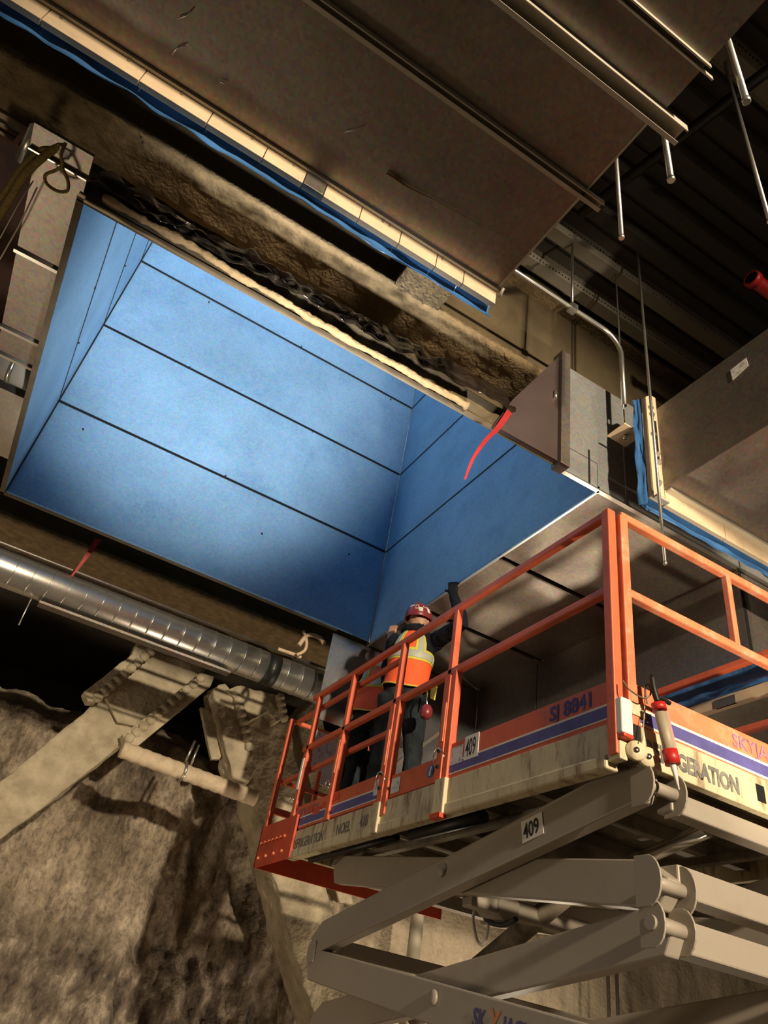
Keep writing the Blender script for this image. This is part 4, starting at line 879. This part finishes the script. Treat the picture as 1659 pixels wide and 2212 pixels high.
# ------------------------------------------------------------------ workers
def ring_tube(mb, pts, n=14):
    """tapered limb: list of (point, radius)"""
    mb.tube([p for p, r in pts], [r for p, r in pts], n)
def ball(mb, c, r, n=14, sc=(1, 1, 1)):
    prof = [(math.sin(math.pi * i / 8), -math.cos(math.pi * i / 8)) for i in range(9)]; k = len(mb.v)
    mb.lathe([(r * a, r * b) for a, b in prof], (0, 0, 0), (0, 0, 1), n)
    for i in range(k, len(mb.v)):
        p = mb.v[i]; mb.v[i] = V((p.x * sc[0], p.y * sc[1], p.z * sc[2])) + V(c)
def worker(root, J, classify, voxel=0.009):
    """J: joints in eye-level world coords. One continuous body by remeshing overlapping tapered limbs."""
    mb = MB(); F, S = J['face'], J['side']                    # facing and right-hand unit vectors
    pel, chest, neck, head = J['pelvis'], J['chest'], J['neck'], J['head']
    up = (chest - pel).normalized()
    def torso(levels):
        rows = []
        for t, wx, wy, c in levels:
            rows.append([c + S * wx * J.get('tw', 1) * math.cos(q) + F * wy * math.sin(q) for q in [2 * math.pi * k / 20 for k in range(20)]])
        P = [p for r in rows for p in r]; n = 20
        Fc = [(i * n + k, i * n + (k + 1) % n, (i + 1) * n + (k + 1) % n, (i + 1) * n + k) for i in range(len(rows) - 1) for k in range(n)]
        Fc += [list(range(n))[::-1], [(len(rows) - 1) * n + k for k in range(n)]]
        mb.add(P, Fc, True)
    L = lambda a, b, t: a.lerp(b, t)
    torso([(0, .13, .10, pel - up * .06), (0, .165, .125, pel), (0, .165, .115, L(pel, chest, .3)), (0, .17, .12, L(pel, chest, .6)), (0, .185, .125, L(pel, chest, .85)), (0, .175, .115, chest), (0, .12, .09, L(chest, neck, .6)), (0, .06, .06, neck)])
    ring_tube(mb, [(neck - up * .06, .062), (neck, .055), (L(neck, head, .6), .055), (head, .06)])
    ball(mb, head, .1, 16, (0.78, 0.9, 1.15)); ball(mb, head + F * .05 - V((0, 0, .04)), .06)
    ball(mb, head + F * .105 - V((0, 0, .01)), .016, 8)
    for s in (-1, 1): ball(mb, head + S * s * .078, .022, 8, (0.5, 1, 1.4))
    for sd in ('r', 'l'):
        sh, el, wr = J['sh' + sd], J['el' + sd], J['wr' + sd]; hp, kn, an = J['hip' + sd], J['kn' + sd], J['an' + sd]
        ball(mb, sh, .075)
        ring_tube(mb, [(L(chest, sh, .4), .085), (sh, .073), (L(sh, el, .5), .062), (el, .052), (L(el, wr, .3), .054), (L(el, wr, .75), .042), (wr, .036)])
        ring_tube(mb, [(L(pel, hp, .3) , .10), (hp, .098), (L(hp, kn, .4), .090), (kn, .066), (L(kn, an, .35), .068), (L(kn, an, .8), .055), (an, .058), (an - V((0, 0, .07)), .055)])
        # boot
        b0 = an - V((0, 0, .055)) - F * .06; b1 = an - V((0, 0, .06)) + F * .16
        mb.tube([b0 - F * .01, b0 + F * .02, L(b0, b1, .6), b1 - F * .02, b1], [.03, .05, .05, .045, .025], 12)
        # hand: palm, four curled fingers, thumb
        hd = J['hd' + sd]; pn = J['pn' + sd]                    # hand direction, palm normal
        lat = hd.cross(pn).normalized()
        if (lat.dot(S)) * (1 if sd == 'r' else -1) < 0: lat = -lat    # lat points to the little finger
        pc = wr + hd * .05
        for q in (-.027, -.009, .009, .027):
            ring_tube(mb, [(wr - hd * .01 + lat * q * .6, .02), (pc + lat * q, .017), (wr + hd * .095 + lat * q, .0135)], 8)
        for q, ln in ((-.030, .9), (-.010, 1.0), (.010, .95), (.030, .75)):
            k0 = wr + hd * .092 + lat * q; k1 = k0 + (hd * .75 + pn * .55).normalized() * .042 * ln; k2 = k1 + (hd * .1 + pn).normalized() * .03 * ln; k3 = k2 + (pn - hd * .4).normalized() * .022 * ln
            ring_tube(mb, [(k0, .0115), (k1, .0105), (k2, .0095), (k3, .008)], 8)
        t0 = wr + hd * .03 - lat * .035; t1 = t0 + (hd * .6 - lat * .7 + pn * .4).normalized() * .045; t2 = t1 + (hd * .7 + pn * .7).normalized() * .03
        ring_tube(mb, [(t0, .016), (t1, .012), (t2, .009)], 8)
    me = bpy.data.meshes.new('tmp'); me.from_pydata([tuple(p) for p in mb.v], [], mb.f)
    tmp = bpy.data.objects.new('tmp', me); col.objects.link(tmp)
    md = tmp.modifiers.new('r', 'REMESH'); md.mode = 'VOXEL'; md.voxel_size = voxel
    sm = tmp.modifiers.new('s', 'SMOOTH'); sm.factor = 0.5; sm.iterations = 3
    dg = bpy.context.evaluated_depsgraph_get(); ev = bpy.data.meshes.new_from_object(tmp.evaluated_get(dg))
    bpy.data.objects.remove(tmp)
    base = W0(root)
    for m in (NAVY, JEAN, SKIN, GLOVE, BOOT): ev.materials.append(m)
    # cloth folds
    new = [v.co + v.normal * (0.006 * noise.noise(v.co * 11) + 0.004 * noise.noise(v.co * 27)) for v in ev.vertices]
    for v, q in zip(ev.vertices, new): v.co = q
    for p in ev.polygons:
        p.use_smooth = True; p.material_index = classify(p.center)
    for v in ev.vertices: v.co -= base
    ev.name = 'body'
    o = bpy.data.objects.new('body', ev); col.objects.link(o); o.parent = root; ORG[o.name] = base
    return o
def vest(root, J, hem=.30, lift_=0.0, orange=VEST):
    """sleeveless shell over the torso with armholes, its bands as parts of it"""
    F, S = J['face'], J['side']; pel, chest, neck = J['pelvis'], J['chest'], J['neck']; up = (chest - pel).normalized()
    L = lambda a, b, t: a.lerp(b, t)
    hemc = L(pel, chest, .12)
    lv = [(hemc, .192, .155), (L(pel, chest, .35), .188, .148), (L(pel, chest, .6), .190, .148), (L(pel, chest, .78), .192, .150), (chest - up * .0, .178, .145), (L(chest, neck, .45), .150, .125), (L(chest, neck, .8), .105, .098)]
    NN = 48
    def pt(t, q, off=0):
        k = t * (len(lv) - 1); i = min(int(k), len(lv) - 2); f = k - i
        c = lv[i][0].lerp(lv[i + 1][0], f); wx = lv[i][1] * (1 - f) + lv[i + 1][1] * f + off; wy = lv[i][2] * (1 - f) + lv[i + 1][2] * f + off
        wob = 0.010 * noise.noise(V((q * 2, t * 5, 1))) * (1 - t)
        return c + S * (wx * J.get('tw', 1) + wob) * math.cos(q) + F * (wy + wob) * math.sin(q) + up * (0.02 * math.sin(q * 2 + 1) * (1 - t) ** 2 + lift_ * max(0, -math.sin(q)) * (1 - t) ** 2 * .0)
    def shell(t0, t1, nt, off, m, name, parent, hole=True, q0=0, q1=2 * math.pi, nq=NN):
        P = [pt(t0 + (t1 - t0) * i / nt, q0 + (q1 - q0) * k / nq, off) for i in range(nt + 1) for k in range(nq + 1)]
        Fc = []
        for i in range(nt):
            for k in range(nq):
                t = t0 + (t1 - t0) * (i + .5) / nt; q = q0 + (q1 - q0) * (k + .5) / nq
                if hole and t > .50 and abs(math.cos(q)) > .80 - 0.30 * min(1, max(0, (t - .5) / .2)) * (1 if t < .85 else .3): continue
                Fc.append((i * (nq + 1) + k, i * (nq + 1) + k + 1, (i + 1) * (nq + 1) + k + 1, (i + 1) * (nq + 1) + k))
        return MB().add(P, Fc, True).build(name, m, parent, solid=0.006, fixn=False)
    vs = shell(0, 1, 28, 0, orange, 'vest', root)
    shell(.18, .33, 6, .004, BANDY, 'vest_band', vs, False) if False else None
    shell(.36, .56, 6, .005, BANDY, 'yellow_band', vs, False)
    shell(.40, .52, 4, .009, BANDS, 'reflective_band', vs, False)
    for sg_ in (-1, 1):                                     # shoulder straps in yellow with silver
        q = -math.pi / 2 + sg_ * .62
        shell(.52, 1.0, 12, .005, BANDY, 'shoulder_band', vs, False, q - .26, q + .26, 5)
        shell(.52, 1.0, 12, .008, BANDS, 'shoulder_reflector', vs, False, q - .14, q + .14, 3)
    for t in (0.0,):
        P = [pt(0.0, 2 * math.pi * k / NN, .002) for k in range(NN)]
        MB().tube(P, 0.006, 6, closed=True).build('hem_piping', BANDY, vs)
    return vs
def helmet(root, c, F, S, m, tilt=0.0, stickers=True):
    up = (V((0, 0, 1)) + F * tilt).normalized(); Fh = (F - up * F.dot(up)).normalized(); Sh = Fh.cross(up)
    hk = .84
    prof = [(.132, -.02), (.134, .0), (.131, .03), (.121, .065), (.100, .098), (.068, .122), (.034, .134), (.0, .138)]
    prof = [(r * hk, h * hk) for r, h in prof]
    mb = MB().lathe(prof, c, up, 28)
    for i, p in enumerate(mb.v):
        d = p - c; f = d.dot(Fh); s = d.dot(Sh); h = d.dot(up)
        mb.v[i] = c + Fh * f * 1.12 + Sh * s * .95 + up * h
    hs = mb.build('helmet', m, root, solid=0.005, fixn=False)
    brim = []
    for k in range(29):
        q = 2 * math.pi * k / 28; ex = .012 + .045 * max(0, math.cos(q)) ** 2
        for r in (0, 1): brim.append(c - up * (.017 + .005 * r) + (Fh * 1.12 * math.cos(q) + Sh * .95 * math.sin(q)) * (.131 + ex * r) * hk)
    MB().add(brim, [(2 * k, 2 * k + 1, 2 * k + 3, 2 * k + 2) for k in range(28)], True).build('brim', m, hs, solid=0.005, fixn=False)
    MB().bar(c + up * .113 - Fh * .06, c + up * .116 + Fh * .06, .026, .010, up=up).build('ridge', m, hs, bevel=0.004)
    if stickers:
        def on(q, h, r=.135):
            r *= hk; h *= hk
            rr = r * math.sqrt(max(0.02, 1 - (max(0, h) / (.14 * hk)) ** 2)); return c + (Fh * 1.12 * math.cos(q) + Sh * .95 * math.sin(q)) * rr + up * h
        for q, h, wq, hh, mm in ((2.75, .035, .16, .022, WHITEM), (2.35, .088, .22, .022, WHITE), (3.55, .085, .2, .016, WHITE), (2.1, .045, .12, .025, WHITE), (3.05, .06, .13, .026, CREAM), (3.05, .06, .07, .014, HELM)):
            k = 1.0 if mm is not HELM else 1.02
            P = [on(q - wq, h - hh, .143 * k), on(q + wq, h - hh, .143 * k), on(q + wq, h + hh, .143 * k), on(q - wq, h + hh, .143 * k)]
            MB().add(P, [(0, 1, 2, 3)]).build('sticker', mm, hs, solid=0.002, fixn=False)
        MB().box(-.02, .02, -.02, .02, 0, .03).build('lamp_clip', BLACK, hs) if False else None
        MB().tube([c + Fh * .10 + up * .08, c + Fh * .125 + up * .105], .02, 10).build('headlamp', BLACK, hs)
    return hs
# ---- nearer worker
def basis(a): F = V((math.cos(a), math.sin(a), 0)); return F, V((math.sin(a), -math.cos(a), 0))
DK = 1.30
F1, S1 = basis(math.radians(46))
hd1 = atz(903, 1340, 2.93)
c1 = V((hd1.x, hd1.y, 0)) - F1 * .02
J1 = dict(tw=.88, face=F1, side=S1, pelvis=V((c1.x, c1.y, DK + .95)) - F1 * .03 - S1*0.02, chest=V((c1.x, c1.y, DK + 1.36)), neck=V((c1.x, c1.y, DK + 1.50)), head=V((c1.x, c1.y, DK + 1.62)) + F1 * .03)
hr1 = atz(978, 1272, 3.14); er1 = atx(1000, 1345, 2.66)
J1.update(shr=J1['chest'] + S1 * .17 + V((0, 0, .07)), shl=J1['chest'] - S1 * .15 + V((0, 0, .05)))
J1.update(elr=er1, wrr=hr1 + V((0.0, -.02, -.06)), hdr=V((-.1, .12, 1)).normalized(), pnr=F1)
ell = J1['shl'] + S1 * .02 + F1 * .27 + V((0, 0, -.06)); J1.update(ell=ell, wrl=ell + F1 * .10 + V((0, 0, .22)), hdl=(F1 * .4 + V((0, 0, 1))).normalized(), pnl=F1)
for sd, sg_ in (('r', 1), ('l', -1)):
    hp = J1['pelvis'] + S1 * sg_ * .095 - V((0, 0, .04)); J1['hip' + sd] = hp
    an = V((c1.x, c1.y, DK + .11)) + S1 * sg_ * .13 - F1 * .05 + F1 * (.06 * sg_); J1['an' + sd] = an; J1['kn' + sd] = hp.lerp(an, .48) + F1 * .04
w1 = empty('person', (c1.x, c1.y, DK), 'worker in red helmet and orange vest seen from behind, gloved right arm raised', 'person', 'workers on the lift')
zs = DK + .98
def cls1(p):
    if (p - (J1['wrr'] + J1['hdr'] * .06)).length < .11: return 3
    if (p - (J1['wrl'] + J1['hdl'] * .07)).length < .10: return 2
    if p.z > J1['neck'].z + .07 and (p - J1['head']).length < .16: return 2
    if p.z < DK + .12: return 4
    return 1 if p.z < zs and (p - J1['pelvis']).length < 1.1 and (p - J1['ell']).length > .14 else 0
worker(w1, J1, cls1)
vest(w1, J1)
helmet(w1, J1['head'] + V((0, 0, .035)), F1, S1, HELM, -0.12)
# hood, belt pouch and trailing strap
MB().tube(arc(J1['neck'] - F1 * .01 + V((0, 0, .0)), S1, -F1, .085, -.3, math.pi + .3, 14), .033, 10).build('hood', NAVY, w1)
pp = atx(921, 1537, 2.52)
MB().lathe([(0, -.055), (.03, -.05), (.045, -.02), (.042, .02), (.025, .045), (0, .05)], pp, (0.1, 0, 1), 14).build('belt_pouch', HELM, w1)
MB().tube(smooth([pp + V((0, 0, .05)), pp + V((-.01, 0, .09)), pp + V((.0, .01, .14))]), 0.005, 6).build('carabiner', CHROME, w1)
MB().prism([atx(931, 1487, 2.55), atx(943, 1482, 2.55), atx(937, 1512, 2.55), atx(929, 1508, 2.55)], (.01, 0, 0)).build('vest_strap', BANDY, w1)
# ---- farther worker
F2, S2 = basis(math.radians(40))
c2 = V((2.60, 5.26, 0))
ch2 = V((c2.x, c2.y, DK + 1.37)) + F2 * .08
J2 = dict(face=F2, side=S2, pelvis=V((c2.x, c2.y, DK + .95)), chest=ch2, neck=ch2 + F2 * .07 + V((0, 0, .12)), head=ch2 + F2 * .22 + S2 * .10 + V((0, 0, .17)))
J2.update(shr=ch2 + S2 * .19 + V((0, 0, .05)), shl=ch2 - S2 * .18 + V((0, 0, .03)))
hh2 = atx(849, 1365, 2.64)
J2.update(elr=atx(833, 1470, 2.60), wrr=hh2 + V((-.01, 0, -.05)), hdr=V((.05, 0, 1)).normalized(), pnr=F2)
ell = J2['shl'] + S2 * .06 + F2 * .26 + V((0, 0, -.10)); J2.update(ell=ell, wrl=ell + F2 * .06 + S2 * .08 + V((0, 0, .22)), hdl=V((0, .1, 1)).normalized(), pnl=F2)
for sd, sg_ in (('r', 1), ('l', -1)):
    hp = J2['pelvis'] + S2 * sg_ * .095 - V((0, 0, .04)); J2['hip' + sd] = hp
    an = V((c2.x, c2.y, DK + .11)) + S2 * sg_ * .12 - F2 * .04; J2['an' + sd] = an; J2['kn' + sd] = hp.lerp(an, .48) + F2 * .05
w2 = empty('person', (c2.x, c2.y, DK), 'worker in orange vest and dark sleeves bending beyond the red-helmeted one', 'person', 'workers on the lift')
def cls2(p):
    for sd in 'rl':
        if (p - (J2['wr' + sd] + J2['hd' + sd] * .06)).length < .115: return 2
    if p.z > J2['neck'].z + .06 and (p - J2['head']).length < .16: return 2
    if p.z < DK + .12: return 4
    return 1 if p.z < DK + .98 and (p - J2['ell']).length > .14 else 0
worker(w2, J2, cls2)
vest(w2, J2)
helmet(w2, J2['head'] + V((0, 0, .035)), F2, S2, HELM, 0.2, False)
for i, (x0, x1, yy, z0, z1) in enumerate([]): pass
print('objects', len(bpy.data.objects))
